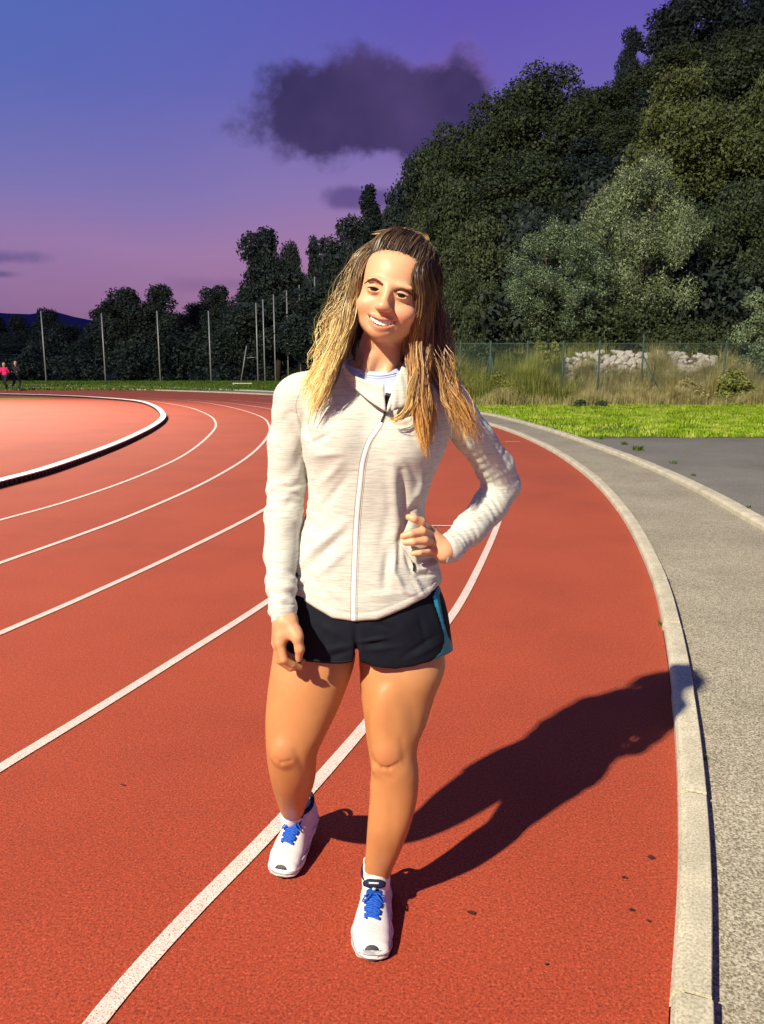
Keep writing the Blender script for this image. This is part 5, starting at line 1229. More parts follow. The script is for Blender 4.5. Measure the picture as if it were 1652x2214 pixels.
# profile along the foot: s = 0 toe .. 1 heel ; half width, height of the upper, centre offset
def make_shoe(label, toe, heel, heel_lift, ankle, side):
    """toe, heel: ground points; side=+1 if the big toe is on the picture-left side"""
    toe = Vector((toe.x, toe.y, 0)); heel = Vector((heel.x, heel.y, 0)); L = (heel-toe).length; fy = (heel-toe).normalized(); fx = Vector((fy.y, -fy.x, 0))
    pit = math.asin(min(.6, heel_lift/L)); R_ = Matrix((fx, fy, Vector((0, 0, 1)))).transposed()
    Rp = R_ @ Matrix.Rotation(pit, 3, 'X'); O = toe+Vector((0, 0, 0))
    def W(x, y, z): return O+Rp @ Vector((x, y, z))
    k = L/.275
    prof = [  # y, half width, top height, cx
        (.000, .012, .030, .006), (.012, .034, .040, .005), (.035, .043, .048, .003), (.065, .0465, .055, .0), (.095, .0465, .065, -.001), (.125, .0430, .077, -.001), (.160, .0385, .090, .0), (.200, .0365, .092, .0), (.240, .0345, .088, .0), (.266, .026, .080, .0), (.277, .010, .070, 0)]
    pr = np.array(prof)
    def fn(X_, Y_, Z_):
        yy = np.clip(Y_/k, 0, .277); hw = herm(pr[:, 0], pr[:, 1], yy.ravel()).reshape(yy.shape); ht = herm(pr[:, 0], pr[:, 2], yy.ravel()).reshape(yy.shape); cx_ = np.interp(yy, pr[:, 0], pr[:, 3])*side
        zc_ = .022; hz = ht-zc_; z = Z_-zc_; x = (X_-cx_)/np.maximum(hw, .004); zz = np.where(z > 0, z/np.maximum(hz, .01), z/.03); e = 2.3
        q = (np.abs(x)**e+np.abs(zz)**e)**(1/e)+1e-6; L_ = np.sqrt((X_-cx_)**2+z**2)
        return np.maximum(np.maximum(L_*(1-1/q), -Z_+.018), np.maximum(-Y_, Y_-.277*k)*.9)
    up = localise((fn, np.array([-.06, -.005, .0]), np.array([.06, .285*k, .1])), O, Rp)
    lo = up[1]-.01; hi = up[2]+.02; ax = [np.arange(lo[i], hi[i], .0022) for i in range(3)]
    Fu = Field(*ax); Fu.add(up, .002)
    # ankle collar
    Fu.add(localise(ell((0, .205*k, .078), (.036, .050, .024)), O, Rp), .016)
    ank = Vector(ankle); top_l = W(0, .205*k, .10)
    Fu.sub((lambda X_, Y_, Z_: localise(ell((0, .205*k, .118), (.030, .043, .030)), O, Rp)[0](X_, Y_, Z_), lo, hi), .004)
    V_, F_ = Fu.mesh(); n_ = vnormals(V_, F_)
    if ((V_-V_.mean(0))*n_).sum() < 0: F_ = F_[:, ::-1]
    V_ = relax(V_, F_, 2, .4)
    shoe = quadmesh('running_shoe', V_, F_, M_mesh, woman); shoe['label'] = label
    sb = bvh_of(V_, F_)
    def drop(x, y):                       # top of the upper at foot coordinates
        o_ = W(x, y, .3); d = -(Rp @ Vector((0, 0, 1))); r = sb.ray_cast(o_, d, 1.0); return (r[0], r[1]) if r[0] is not None else (W(x, y, .08), Vector((0, 0, 1)))
    # sole: layered foam, slightly wider than the upper, toe spring
    rows = [(0.000, -.0015), (.0040, .0010), (.0095, .0030), (.0120, .0012), (.0150, .0034), (.0215, .0040), (.0255, .0018), (.0290, -.001)]
    yy = np.concatenate([np.linspace(0, .03, 7), np.linspace(.045, .24, 14), np.linspace(.25, .277, 6)]); hw = np.interp(yy, pr[:, 0], pr[:, 1]); cxx = np.interp(yy, pr[:, 0], pr[:, 3])*side
    outl = [(cxx[i]-hw[i], yy[i]*k) for i in range(len(yy))]+[(cxx[i]+hw[i], yy[i]*k) for i in range(len(yy)-1, -1, -1)]
    oc = np.array(outl); cen_ = oc.mean(0); vs = []; m = len(outl)
    for z_, g_ in rows:
        for (x_, y_) in outl:
            sp = .010*max(0, 1-y_/.05)**2+.006*max(0, (y_-.25)/.03)**2; w_ = g_+.0016*math.sin(y_*95+z_*300)*(z_ > .003)
            nx2 = (x_/abs(x_)) if abs(x_) > .02 else x_/.02; ny2 = -1 if y_ < .02 else (1 if y_ > .26 else 0)
            if abs(x_) > .03: ny2 *= .3
            hz = z_*(1 if y_ < .15 else 1+.25*(y_-.15)/.12); vs.append(W(x_+nx2*w_, y_+ny2*w_, hz+sp*(1 if z_ < .02 else .4)))
    fs = [(r*m+i, r*m+(i+1) % m, (r+1)*m+(i+1) % m, (r+1)*m+i) for r in range(len(rows)-1) for i in range(m)]+[tuple(range(m-1, -1, -1)), tuple((len(rows)-1)*m+i for i in range(m))]
    me = new_mesh('sole', vs, fs, True); me.materials.append(M_sole); me.materials.append(M_rub)
    mi = [1 if f[0] < m else 0 for f in fs]; mi[-2] = 1; me.polygons.foreach_set('material_index', np.array(mi, np.int32)); link('sole', me, None, shoe)
    # rubber toe cap
    vs = []; n1, n2 = 13, 6
    for j in range(n2):
        for i in range(n1):
            a_ = (i/(n1-1)-.5)*2; x_ = a_*(.0165-.005*(j/(n2-1))**2)+.005*side; y_ = .0030+.0090*(j/(n2-1))*(1-.45*a_*a_)+.002*a_*a_
            p, nn = drop(x_, max(.003, y_)); q = W(x_, -.0035+.008*a_*a_, .010) if j == 0 else p+nn*.0014; vs.append(q)
    me = new_mesh('toe_cap', vs, [(j*n1+i, j*n1+i+1, (j+1)*n1+i+1, (j+1)*n1+i) for j in range(n2-1) for i in range(n1-1)], True); link('toe_cap', me, M_rub, shoe)
    # tongue strip and collar patches
    def surf_patch(name, mat, x0f, y0, y1, off, ny=14, nx=9):
        vs = []
        for j in range(ny):
            y_ = y0+(y1-y0)*j/(ny-1); w_ = x0f(j/(ny-1))
            for i in range(nx): p, nn = drop(w_*(2*i/(nx-1)-1), y_*k); vs.append(p+nn*off*(1-.6*abs(2*i/(nx-1)-1)**4))
        return link(name, new_mesh(name, vs, [(j*nx+i, j*nx+i+1, (j+1)*nx+i+1, (j+1)*nx+i) for j in range(ny-1) for i in range(nx-1)], True), mat, shoe)
    surf_patch('tongue', M_bluet, lambda t: .0150+.005*t, .076, .150, .0016)
    # padded navy tongue top and collar rim
    mb = MB(); pts = []
    mb.tube([W(x_, (.146+.006*(abs(x_)/.03)**2)*k, .106-.008*(abs(x_)/.03)**2) for x_ in np.linspace(-.026, .026, 9)], [.006, .009, .0105, .011, .0112, .011, .0105, .009, .006], 10, True)
    mb.build('tongue_top', M_navy, shoe, True)
    mb = MB(); mb.tube([W(x_, .1365*k, .1130) for x_ in np.linspace(-.0125, .0125, 5)], .0022, 6); mb.build('tongue_tab', M_refl, shoe, True)
    mb = MB(); ringp = [(math.cos(a_)*.033, (.205+math.sin(a_)*.047)*k, .097+.012*max(0, math.sin(a_))) for a_ in np.linspace(math.radians(-62), math.radians(242), 22)]
    mb.tube([W(*p) for p in ringp], .0062, 8); mb.build('ankle_collar', M_navy, shoe, True)
    # laces
    yl = np.linspace(.080, .134, 7)
    for i, y_ in enumerate(yl):
        w_ = .0185+.0045*i/6; mb = MB(); pts = []
        for q in np.linspace(-1, 1, 9):
            p, nn = drop(q*w_, (y_+.0028*q*(1 if i % 2 else -1))*k); pts.append(p+nn*(.0034-.0018*abs(q)**4))
        mb.tube(pts, .0024, 6); mb.build('lace', M_blue, shoe, True)
        if i < 6:
            for s2 in (-1, 1):
                mb = MB(); pts = []
                for q in np.linspace(0, 1, 7):
                    p, nn = drop(s2*w_*(1-2*q), (y_+(yl[i+1]-y_)*q)*k); pts.append(p+nn*(.0042 if 0 < q < 1 else .002))
                mb.tube(pts, .0018, 6); mb.build('lace', M_blue, shoe, True)
    # bow
    for s2 in (-1, 1):
        mb = MB(); c0_, nn = drop(0, .132*k); c0_ = c0_+nn*.006; base_ = [c0_, W(s2*.014, .128*k, .090), W(s2*.026, .120*k, .078), W(s2*.022, .110*k, .081), W(s2*.006, .126*k, .091), c0_]
        mb.tube(catmull(base_, 4), .0017, 6); mb.build('lace', M_blue, shoe, True)
    # small printed tag on the tongue and a bar at the vamp
    p, nn = drop(0, .138*k); mb = MB(); mb.tube([W(-.0045, .1395*k, .0955), W(.0045, .1395*k, .0955)], .0042, 8, True); mb.build('lace_tag', mat_new('blue_white_tag', (.25, .45, .75), .5)[0], shoe, True)
    tc_ = W(0, .1365*k, .0990); tx = (W(1, 0, 0)-W(0, 0, 0)).normalized(); ty = (W(0, .55, .83)-W(0, 0, 0)).normalized(); g_ = [(.5, .8), (.1, 1), (-.4, .85), (-.45, .35), (.1, .02), (.45, -.4), (.3, -.85), (-.1, -1), (-.5, -.8)]
    mb = MB(); mb.tube([tc_+tx*a_*.0032+ty*b_*.0034 for a_, b_ in g_], .0006, 5); mb.build('tag_mark', M_trim, shoe, True)
    mb = MB(); mb.tube([drop(x_, .078*k)[0]+drop(x_, .078*k)[1]*.0012 for x_ in np.linspace(-.0095, .0095, 5)], .0018, 6); mb.build('vamp_bar', M_trim, shoe, True)
    # vent holes: small dark perforations over the toes
    mb = MB(); r = random.Random(3)
    for row, (y0, n) in enumerate([(.066, 9), (.058, 11), (.050, 11), (.042, 9), (.036, 6)]):
        for i in range(n):
            x_ = (i-(n-1)/2)*.0036+.001*(row % 2); p, nn = drop(x_, (y0+.003*math.sin(i*.9+row))*k); a_ = nn.orthogonal().normalized(); b2 = nn.cross(a_); c = p+nn*.0004
            mb.add([c+(a_*math.cos(q)+b2*math.sin(q))*.0008 for q in np.linspace(0, 5.24, 6)], [(0, 1, 2, 3, 4, 5)])
    o = mb.build('vent_holes', M_hole, shoe); o['kind'] = 'stuff'
    # sock
    return shoe, W
def sock(c, rx, ry, h, tilt=(0, 0)):
    vs = []; n = 28; rows = 9
    for j in range(rows):
        t = j/(rows-1)
        for i in range(n):
            a_ = 2*math.pi*i/n; rr = 1+.018*math.sin(a_*9+t*7)+.02*math.sin(t*20)
            vs.append((c.x+math.cos(a_)*rx*rr+tilt[0]*t, c.y+math.sin(a_)*ry*rr+tilt[1]*t, c.z+h*t))
    o = link('sock', new_mesh('sock', vs, [(j*n+i, j*n+(i+1) % n, (j+1)*n+(i+1) % n, (j+1)*n+i) for j in range(rows-1) for i in range(n)], True), M_sock, woman)
    md = o.modifiers.new('thickness', 'SOLIDIFY'); md.thickness = .003; return o
tR = G(799, 2084); aR = P(812, 1914, 1.780)
hR = Vector((aR.x+.006, tR.y+.268, 0))
shoeR, WR_ = make_shoe('white running shoe with blue laces on the forward foot, toe to the camera', tR, hR, .0, aR, 1)
sock(Vector((aR.x+.003, aR.y-.001, .075)), .0335, .0385, .064)
tL = G(604, 1902); aL = P(634, 1757, 2.06)
hL = Vector((P(672, 1740, tL.y+.25).x, tL.y+.245, 0))
shoeL, WL_ = make_shoe('white running shoe with blue laces on the rear foot, heel turned out', tL, hL, .038, aL, 1)
sock(Vector((aL.x+.000, aL.y+.008, aL.z-.045)), .0325, .052, .070, (0, -.034))
# ================================================================== hair
HC = Vector((0, .018, .030)); HRD = (.0735, .094, .088)
def Sdir(az, el): a_, e_ = math.radians(az), math.radians(el); return Vector((math.cos(e_)*math.sin(a_), -math.cos(e_)*math.cos(a_), math.sin(e_)))
def Ssurf(d, off):
    k = 1/math.sqrt((d.x/HRD[0])**2+(d.y/HRD[1])**2+(d.z/HRD[2])**2); q = HC+d*(k+off); return HO+HR @ q
def S(az, el, off=.006): return Ssurf(Sdir(az, el), off)
def hairline(az):
    if az > 0: return float(np.interp(az, [0, 15, 30, 42, 54, 64, 75, 100, 180], [35, 34, 30, 24, 11, -6, -18, -28, -38]))
    return float(np.interp(-az, [0, 20, 40, 60, 75, 88, 120, 180], [35, 34, 30, 22, 8, -8, -28, -38]))
allbv = [jbv, tbv, body_bv]
def clear(p, gap):
    """keep a hair point in front of the jacket"""
    for bv in allbv:
        d = (p-Vector((0, 0, CAMH))); L = d.length; d.normalize(); r = bv.ray_cast(Vector((0, 0, CAMH)), d, 4)
        if r[0] is not None and r[3] < L+gap: p = Vector((0, 0, CAMH))+d*(r[3]-gap)
    return p
def rs(pts, m):                          # guide -> m evenly spaced points
    q = catmull(pts, 8); L = np.concatenate([[0], np.cumsum([(q[i+1]-q[i]).length for i in range(len(q)-1)])]); A = np.array(q); s = np.linspace(0, L[-1], m)
    return np.stack([np.interp(s, L, A[:, d]) for d in range(3)], 1)
HAIRV, HAIRF, HAIRC = [], [], []; hoff = 0
def strands(guides, n, m=20, rad=.00065, spread=.006, wave=.004, freq=3.0, clump=40, tone=(0, 1), light=1.0, seed=0, trim=.25, ct_=.55, depth=.012, upow=1.0, tpow=2, cols=None):
    global hoff
    r = np.random.default_rng(seed); Gd = np.stack([rs(g, m) for g in guides]); k = len(guides)
    cl = r.integers(0, clump, n); cu = np.sort(r.random(clump)**upow); u = np.clip(cu[cl]+r.normal(size=n)*.35/clump, 0, .9999)*(k-1); u0 = np.clip(cu[cl], 0, .9999)*(k-1)
    def at(u): i = np.floor(u).astype(int); f = (u-i)[:, None, None]; return Gd[i]*(1-f)+Gd[i+1]*f
    t = np.linspace(0, 1, m)[None, :, None]; A = at(u); C_ = at(u0); w = ct_*t**1.5; Pn = A*(1-w)+C_*w
    ofs = r.normal(size=(n, 1, 3))*spread; cofs = (r.normal(size=(clump, 3))*np.array([spread, depth, spread*.6]))[cl][:, None, :]
    Pn = Pn+ofs*(.35+.65*np.sin(math.pi*np.clip(t*.9+.1, 0, 1)))*(1-.5*t)+cofs*np.clip(t*3, 0, 1)
    ph = (r.random((clump, 3))*6.28)[cl][:, None, :]; fr = (freq*(.75+.5*r.random(clump)))[cl][:, None, None]; am = wave*(.5+r.random((n, 1, 1)))*np.clip(t*2.2-.15, 0, 1)
    lag = (r.random((n, 1, 1))-.5)*.55
    Pn = Pn+am*np.concatenate([np.sin(fr*6.28*t+ph[..., :1]+lag), np.sin(fr*6.28*t+ph[..., 1:2]+lag)*.8, np.sin(fr*9*t+ph[..., 2:]+lag)*.35], 2)
    # some strands end early
    e_ = 1-trim*r.random(n)**tpow-(.18*r.random(clump)[cl] if trim > .3 else 0); s = np.linspace(0, 1, m)[None, :]*e_[:, None]*(m-1); i = np.clip(np.floor(s).astype(int), 0, m-2); f = (s-i)[..., None]; ar = np.arange(n)[:, None]
    Pn = Pn[ar, i]*(1-f)+Pn[ar, i+1]*f
    T_ = np.gradient(Pn, axis=1); T_ /= np.linalg.norm(T_, axis=2, keepdims=True)+1e-9; up = np.array([0, 1., .2]); a_ = np.cross(T_, up); a_ /= np.linalg.norm(a_, axis=2, keepdims=True)+1e-9; b_ = np.cross(T_, a_)
    prof = (.7+.5*np.sin(math.pi*np.clip(t*.8+.15, 0, 1)))*np.clip((1-t)*6+.25, 0, 1); rr = rad*prof*(.7+.6*r.random((n, 1, 1)))
    tw = (r.random((n, 1, 1))-.5)*1.6; wd = a_*np.cos(tw)+b_*np.sin(tw)
    V_ = np.stack([Pn-rr*wd*1.15, Pn+rr*wd*1.15], 2).reshape(-1, 3); base = (np.arange(n)*m*2)[:, None]+(np.arange(m-1)*2)[None, :]
    Fq = np.stack([base, base+1, base+3, base+2], 2).reshape(-1, 4)+hoff
    tt = tone[0]+(tone[1]-tone[0])*t[..., 0]**1.7*np.ones((n, 1)); tt = np.clip(tt+r.normal(size=(clump,))[cl][:, None]*.07+r.normal(size=(n, 1))*.07, 0, 1)
    stops = [0, .22, .45, .7, 1.0]; cols = cols if cols is not None else np.array([(.045, .026, .014), (.13, .078, .040), (.34, .225, .11), (.62, .40, .13), (.86, .60, .20)])
    cc = np.stack([np.interp(tt, stops, cols[:, d]) for d in range(3)], 2)*(light*(.8+.4*r.random((n, 1, 1))))
    HAIRV.append(V_); HAIRF.append(Fq); HAIRC.append(np.repeat(cc.reshape(-1, 3), 2, 0)); hoff += len(V_)
def gd(head, pts, gap=.006):
    return list(head)+([clear(P(*p), gap) for p in pts] if gap > 0 else [P(*p) for p in pts])
C_LIT = np.array([(.07, .045, .025), (.20, .14, .075), (.28, .205, .11), (.58, .43, .17), (.95, .76, .34)]); C_DIM = np.array([(.035, .020, .012), (.08, .045, .025), (.17, .10, .05), (.40, .21, .075), (.62, .32, .07)])  # same hair, light painted in: lit pale on the left, dimmer on the right
left = [gd([S(-75, 72, .003), S(-74, 50, .008)], [(770, 556, 1.755), (771, 600, 1.76), (755, 642, 1.755), (731, 692, 1.74), (721, 746, 1.73), (684, 795, 1.71), (645, 835, 1.70), (642, 862, 1.70)]),
        gd([S(-62, 66, .003), S(-66, 44, .009)], [(775, 575, 1.735), (773, 622, 1.735), (754, 668, 1.725), (736, 720, 1.71), (711, 780, 1.70), (666, 835, 1.69), (654, 880, 1.69)]),
        gd([S(-58, 60, .003), S(-73, 36, .007)], [(772, 592, 1.715), (764, 640, 1.725), (754, 690, 1.715), (735, 742, 1.70), (708, 800, 1.68), (685, 858, 1.67), (670, 905, 1.67), (664, 925, 1.67)]),
        gd([S(-62, 50, .003), S(-84, 28, .005)], [(763, 612, 1.735), (757, 655, 1.74), (756, 700, 1.735), (738, 748, 1.70), (723, 798, 1.68), (703, 842, 1.67), (682, 885, 1.67), (662, 930, 1.67)])]
right = [gd([S(38, 62, .004), S(46, 40, .007)], [(898, 588, 1.72), (904, 625, 1.72), (904, 660, 1.725), (898, 700, 1.73), (890, 740, 1.73), (890, 800, 1.71), (897, 860, 1.69), (905, 915, 1.68), (911, 965, 1.67), (916, 1000, 1.67)]),
         gd([S(50, 64, .004), S(62, 44, .012)], [(914, 580, 1.75), (924, 630, 1.76), (920, 695, 1.755), (912, 760, 1.73), (914, 830, 1.70), (920, 900, 1.68), (924, 960, 1.67), (925, 1010, 1.67)]),
         gd([S(75, 62, .004), S(84, 40, .014)], [(918, 570, 1.775), (930, 625, 1.78), (930, 690, 1.775), (922, 760, 1.755), (920, 830, 1.72), (927, 890, 1.70), (934, 940, 1.70), (930, 975, 1.70)]),
         gd([S(90, 62, .004), S(98, 38, .014)], [(920, 575, 1.80), (935, 628, 1.80), (934, 690, 1.795), (922, 760, 1.785), (922, 820, 1.755), (936, 870, 1.74), (954, 915, 1.74), (972, 950, 1.74)])]
back = [gd([S(-95, 45, .006), S(-105, 15, .010)], [(757, 660, 1.80), (752, 720, 1.81), (745, 780, 1.84), (740, 815, 1.84)], -1), gd([S(-140, 40), S(-145, 5, .012)], [(785, 690, 1.88), (780, 780, 1.90)], -1), gd([S(180, 40), S(180, 0, .012)], [(820, 700, 1.91), (815, 790, 1.92)], -1),
        gd([S(140, 40), S(145, 5, .012)], [(860, 700, 1.89), (862, 790, 1.90)], -1), gd([S(95, 45, .006), S(105, 15, .012)], [(915, 670, 1.84), (915, 730, 1.85), (912, 800, 1.86)], -1)]
strands(back, 1300, 14, .0011, .006, .003, 2, 60, (0, .35), .7, 1)
strands(left, 4200, 20, .00048, .0036, .0046, 3.4, 300, (.20, 1.0), 1.10, 2, .50, .36, .009, 1.0, 1.0, C_LIT)
strands(right, 4600, 20, .00048, .0038, .0046, 3.2, 300, (.08, 1.0), 1.05, 3, .50, .36, .009, 1.25, 1.0, C_DIM)
# under-layers give body
lu = [[q+Vector((.010, .022, 0)) if i > 1 else q for i, q in enumerate(g)] for g in left]; ru = [[q+Vector((-.004, .022, 0)) if i > 1 else q for i, q in enumerate(g)] for g in right]
strands(lu, 700, 14, .0010, .0035, .004, 3.5, 50, (.15, .8), .8, 4, .6, .45, .01, 1, 1, C_LIT); strands(ru, 800, 14, .0011, .004, .004, 3.5, 50, (.03, .8), .7, 5, .6, .45, .01, 1.6, 1, C_DIM)
# swept-back top: from the hairline to the small bun
bun_d = Sdir(150, 58)
top = []
for az in (-84, -66, -48, -30, -12, 8, 26, 40, 52, 62):
    d0 = Sdir(az, hairline(az)-1.0); g = []
    for i in range(7):
        t = i/6; d = d0.lerp(bun_d, t); 
        if d.length < 1e-3: d = Vector((0, 0, 1))
        d.normalize(); d = (d+Vector((0, 0, .25*math.sin(math.pi*t)))).normalized(); g.append(Ssurf(d, .0005+.012*math.sin(math.pi*min(1, t*1.1+.02)**.6*.9)))
    top.append(g)
strands(top, 3800, 12, .00052, .0028, .0018, 2.2, 500, (.10, .46), 1.15, 6, .15, .15, .002, 1, 2, np.array([(.035, .020, .011), (.085, .052, .028), (.20, .135, .07), (.40, .28, .13), (.6, .4, .2)]))
tl = [[q+Vector((0, 0, .002)) for q in g] for g in top[:4]]; strands(tl, 500, 16, .00075, .003, .0025, 2.6, 50, (.18, .55), 1.15, 7, .3, .3, .003)
fine = []
for az in (-70, -50, -30, -10, 10, 30, 46, 58):
    d0 = Sdir(az, hairline(az)-6); d1 = (Sdir(az, hairline(az)+12)); fine.append([Ssurf(d0, .0005), Ssurf(d0.lerp(d1, .5).normalized(), .002), Ssurf(d1, .004)])
strands(fine, 1100, 8, .00036, .0026, .0014, 1.5, 200, (.12, .3), 1.1, 20, .5, .0, .002)
# bun loops
bc = P(903, 520, 1.80); loops = []
for k in range(7):
    rr = .012+.003*(k % 3); g = []
    for i in range(9):
        a_ = i/8*5.6+k*.8; g.append(bc+Vector((math.cos(a_)*rr*1.25, (k-3)*.003, math.sin(a_)*rr*.8+.002*math.sin(k))))
    loops.append(g)
strands(loops, 420, 16, .0008, .0022, .0022, 2.5, 40, (.25, .75), 1.1, 8, .3, .2, .003)
# flyaways
fl = [gd([S(-70, 60, .01)], [(774, 548, 1.75), (748, 596, 1.75), (726, 640, 1.75), (700, 690, 1.74), (684, 742, 1.73), (672, 790, 1.71)]), gd([S(-70, 50, .012)], [(784, 560, 1.74), (758, 612, 1.74), (736, 655, 1.73), (712, 712, 1.73), (692, 760, 1.71), (666, 820, 1.70)])]
strands(fl, 70, 22, .00045, .007, .008, 5, 70, (.3, .9), 1.1, 9, .3, 0, .004, 1, 2, C_LIT)
fr_ = [gd([S(90, 40, .012)], [(941, 620, 1.79), (951, 700, 1.79), (961, 780, 1.78), (981, 850, 1.75), (1021, 905, 1.74), (1036, 950, 1.74)]), gd([S(80, 30, .012)], [(931, 640, 1.78), (944, 730, 1.77), (954, 800, 1.75), (976, 870, 1.73), (996, 920, 1.72), (1001, 960, 1.72)])]
strands(fr_, 240, 22, .0005, .009, .008, 3, 60, (.15, 1.0), 1.0, 10, .3, .5, .006, 1, 2, C_DIM)
fw = [gd([], [(900, 790, 1.69), (880, 830, 1.67), (868, 880, 1.66), (850, 902, 1.655), (836, 896, 1.655)], .006), gd([], [(905, 820, 1.68), (898, 880, 1.665), (880, 912, 1.66), (850, 918, 1.655), (842, 905, 1.655)], .006)]
strands(fw, 26, 20, .0006, .002, .003, 1.5, 12, (.5, .9), 1.0, 11, .2, .3, .001)
ft = [[S(az, 75, .008), S(az*1.1, 82, .014), P(815+az*.6, 500+abs(az)*.15, 1.76)] for az in (-60, -20, 20, 60)]
strands(ft, 60, 10, .0004, .004, .003, 2, 50, (.2, .5), 1.1, 12, .6, 0, .003)
HVv = np.concatenate(HAIRV); HFf = np.concatenate(HAIRF); HCc = np.concatenate(HAIRC)
def hair_mat():
    m, t, b = mat_new('hair', (.3, .2, .1), .42, .45)
    a = N(t, 'ShaderNodeAttribute', attribute_name='tint'); t.links.new(a.outputs['Color'], b.inputs['Base Color'])
    tr = N(t, 'ShaderNodeBsdfTranslucent'); t.links.new(a.outputs['Color'], tr.inputs[0]); mx = N(t, 'ShaderNodeMixShader'); mx.inputs[0].default_value = .18
    t.links.new(b.outputs[0], mx.inputs[1]); t.links.new(tr.outputs[0], mx.inputs[2]); t.links.new(mx.outputs[0], t.nodes['Material Output'].inputs[0]); return m
M_hair = hair_mat()
hair = quadmesh('hair', HVv, HFf, M_hair, woman, HCc); hair['label'] = 'long wavy half-up hair, brown at the roots and golden at the tips'; hair['kind'] = 'stuff'
# the skin takes the brown of the hair roots along the hairline
_d = loc-np.array(HC); _az = np.degrees(np.arctan2(_d[:, 0], -_d[:, 1])); _el = np.degrees(np.arctan2(_d[:, 2], np.hypot(_d[:, 0], _d[:, 1])))
_hl = np.array([hairline(a_) for a_ in np.arange(-180, 181, 2)]); _h = np.interp(_az, np.arange(-180, 181, 2), _hl)+vnoise(BV*220)*9
_m = (np.clip((_el-_h+6)/7, 0, 1)**1.3*(loc[:, 2] > -.03)*ishead)[:, None]; skin = skin*(1-_m*.8)+np.array([.12, .062, .03])*_m*.8
woman.data.color_attributes['tint'].data.foreach_set('color', np.concatenate([skin, np.ones((len(skin), 1))], 1).astype(np.float32).ravel())
# scalp cover under the strands
vs = []; n1, n2 = 60, 14
for j in range(n2+1):
    for i in range(n1):
        az = -180+360*i/n1; e0 = hairline(az)+4.5; el = e0+(90-e0)*j/n2; vs.append(S(az, el, .0022+.0030*min(1, j/2)))
link('hair_base', new_mesh('hair_base', vs, [(j*n1+i, j*n1+(i+1) % n1, (j+1)*n1+(i+1) % n1, (j+1)*n1+i) for j in range(n2) for i in range(n1)], True), mat_new('hair_roots', (.045, .026, .015), .6, .3)[0], woman)
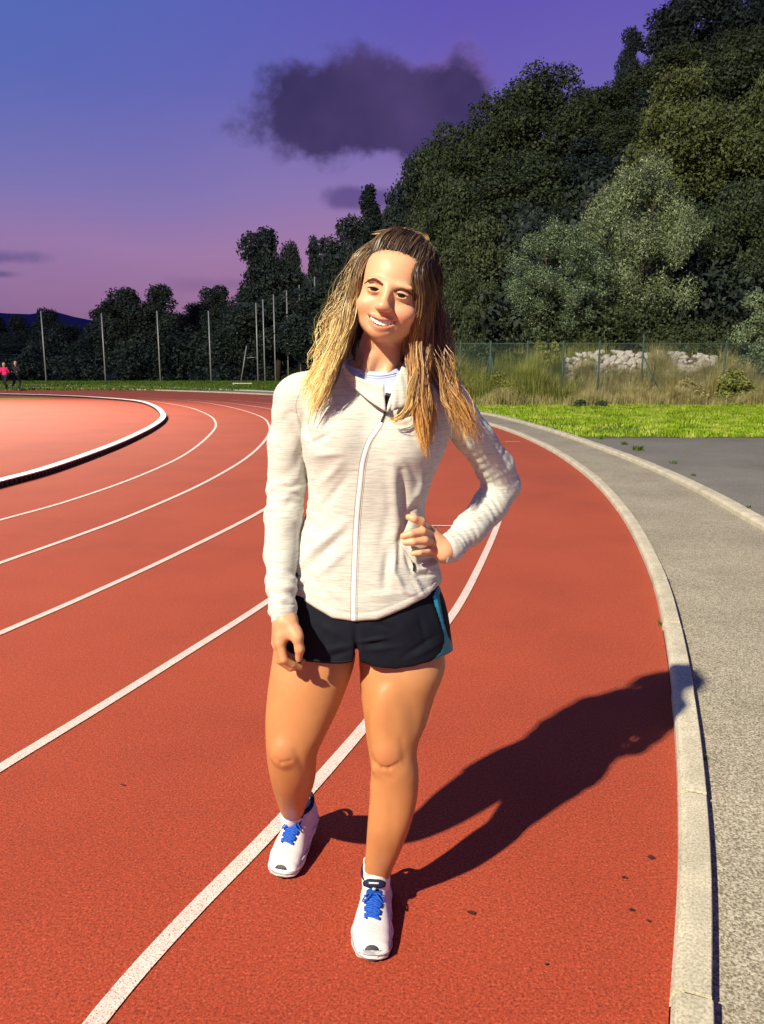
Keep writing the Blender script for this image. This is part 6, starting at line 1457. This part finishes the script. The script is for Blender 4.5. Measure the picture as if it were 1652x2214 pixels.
# ================================================================== the two joggers far away
def jogger(px, yfeet, ytop, label, c_top, c_leg, c_hair, phase, seed):
    g = G(px, yfeet); D = g.y; h_ = P(px, ytop, D).z; s = h_/1.70; root = Vector((g.x, g.y, 0))
    def fld(lo, hi, st): return Field(np.arange(lo[0], hi[0], st), np.arange(lo[1], hi[1], st), np.arange(lo[2], hi[2], st))
    def fin(F_, name, mat, parent):
        V_, Fq = F_.mesh(); n_ = vnormals(V_, Fq)
        if ((V_-V_.mean(0))*n_).sum() < 0: Fq = Fq[:, ::-1]
        V_ = V_*s+(np.array(root) if parent is None else np.array(root)); me = new_mesh(name, V_, Fq, True); return link(name, me, mat, parent)
    ph = phase
    hipz = .92; knees = {1: Vector((.10, -.22*ph, .50)), -1: Vector((-.10, .12*ph, .49))}; ank = {1: Vector((.10, -.06*ph, .12)), -1: Vector((-.09, .42*ph, .28))}
    body = fld((-.35, -.6, .02), (.35, .7, 1.75), .018)
    body.add(ell((0, 0, 1.58), (.075, .092, .115)), .01); body.add(ell((0, -.03, 1.53), (.055, .07, .07)), .03); body.add(cone((0, .01, 1.35), (0, 0, 1.52), .055, .05), .03)
    body.add(ell((0, 0, 1.22), (.15, .09, .20)), .03); body.add(ell((0, 0, .95), (.15, .1, .12)), .06)
    arms = {}
    for s_ in (1, -1):
        sh = Vector((s_*.17, 0, 1.38)); el = Vector((s_*.24, .06*s_*ph+.05, 1.12)); wr_ = Vector((s_*.17, -.16+.05*s_*ph, 1.10)); arms[s_] = (sh, el, wr_)
        body.add(cone(sh, el, .045, .036), .03); body.add(cone(el, wr_, .035, .026), .02); body.add(ell(wr_+Vector((0, -.05, 0)), (.03, .045, .035)), .02)
        hp = Vector((s_*.085, 0, .92)); body.add(cone(hp, knees[s_], .085, .055), .04); body.add(cone(knees[s_], ank[s_], .055, .035), .03)
        f_ = ank[s_]+Vector((0, -.12, -.07 if s_ > 0 else -.03)); body.add(cone(ank[s_]+Vector((0, .02, -.04)), f_, .035, .03), .02)
    p = fin(body, 'person', M_skin2, None); p['label'] = label; p['category'] = 'person'
    tp = fld((-.35, -.4, .9), (.35, .4, 1.5), .018); tp.add(ell((0, 0, 1.24), (.175, .115, .20)), .03); tp.add(ell((0, 0, 1.02), (.165, .12, .12)), .08)
    for s_ in (1, -1): tp.add(cone(arms[s_][0], arms[s_][1], .060, .050), .03); tp.add(cone(arms[s_][1], arms[s_][2], .048, .038), .02)
    fin(tp, 'running_top', c_top, p)
    lg = fld((-.3, -.5, .05), (.3, .7, 1.05), .018); lg.add(ell((0, 0, .93), (.16, .12, .10)), .03)
    for s_ in (1, -1): lg.add(cone((s_*.085, 0, .92), knees[s_], .095, .062), .04); lg.add(cone(knees[s_], ank[s_], .062, .045), .03)
    fin(lg, 'leggings', c_leg, p)
    hr = fld((-.15, -.15, 1.4), (.15, .2, 1.75), .014); hr.add(ell((0, .02, 1.60), (.083, .095, .112)), .01); hr.add(cone((0, .10, 1.62), (0, .14, 1.50), .03, .015), .02)
    hr.sub(ell((0, -.10, 1.55), (.065, .06, .085)), .01)
    fin(hr, 'hair', c_hair, p)
    for s_ in (1, -1):
        fo_ = fld((-.3, -.6, -.05), (.3, .7, .4), .014); f_ = ank[s_]+Vector((0, -.14, -.075 if s_ > 0 else -.03)); fo_.add(cone(ank[s_]+Vector((0, .03, -.055)), f_, .046, .038), .02); fin(fo_, 'shoe', M_jshoe, p)
M_skin2, _, _ = mat_new('jogger_skin', (.5, .3, .2), .6); M_jshoe, _, _ = mat_new('jogger_shoe', (.25, .24, .25), .7)
M_pink, _, _ = mat_new('magenta_running_top', (.62, .02, .14), .7); M_legg, _, _ = mat_new('dark_leggings', (.012, .014, .022), .7); M_fair, _, _ = mat_new('fair_hair', (.50, .44, .36), .6); M_dtop, _, _ = mat_new('dark_running_top', (.015, .017, .022), .8)
jogger(13, 846.5, 784, 'jogger in a bright pink long-sleeved top at the far left edge of the track', M_pink, M_legg, M_fair, 1, 0)
jogger(38, 845.5, 781, 'jogger in dark clothes running beside the one in pink', M_dtop, M_legg, M_fair, -1, 1)
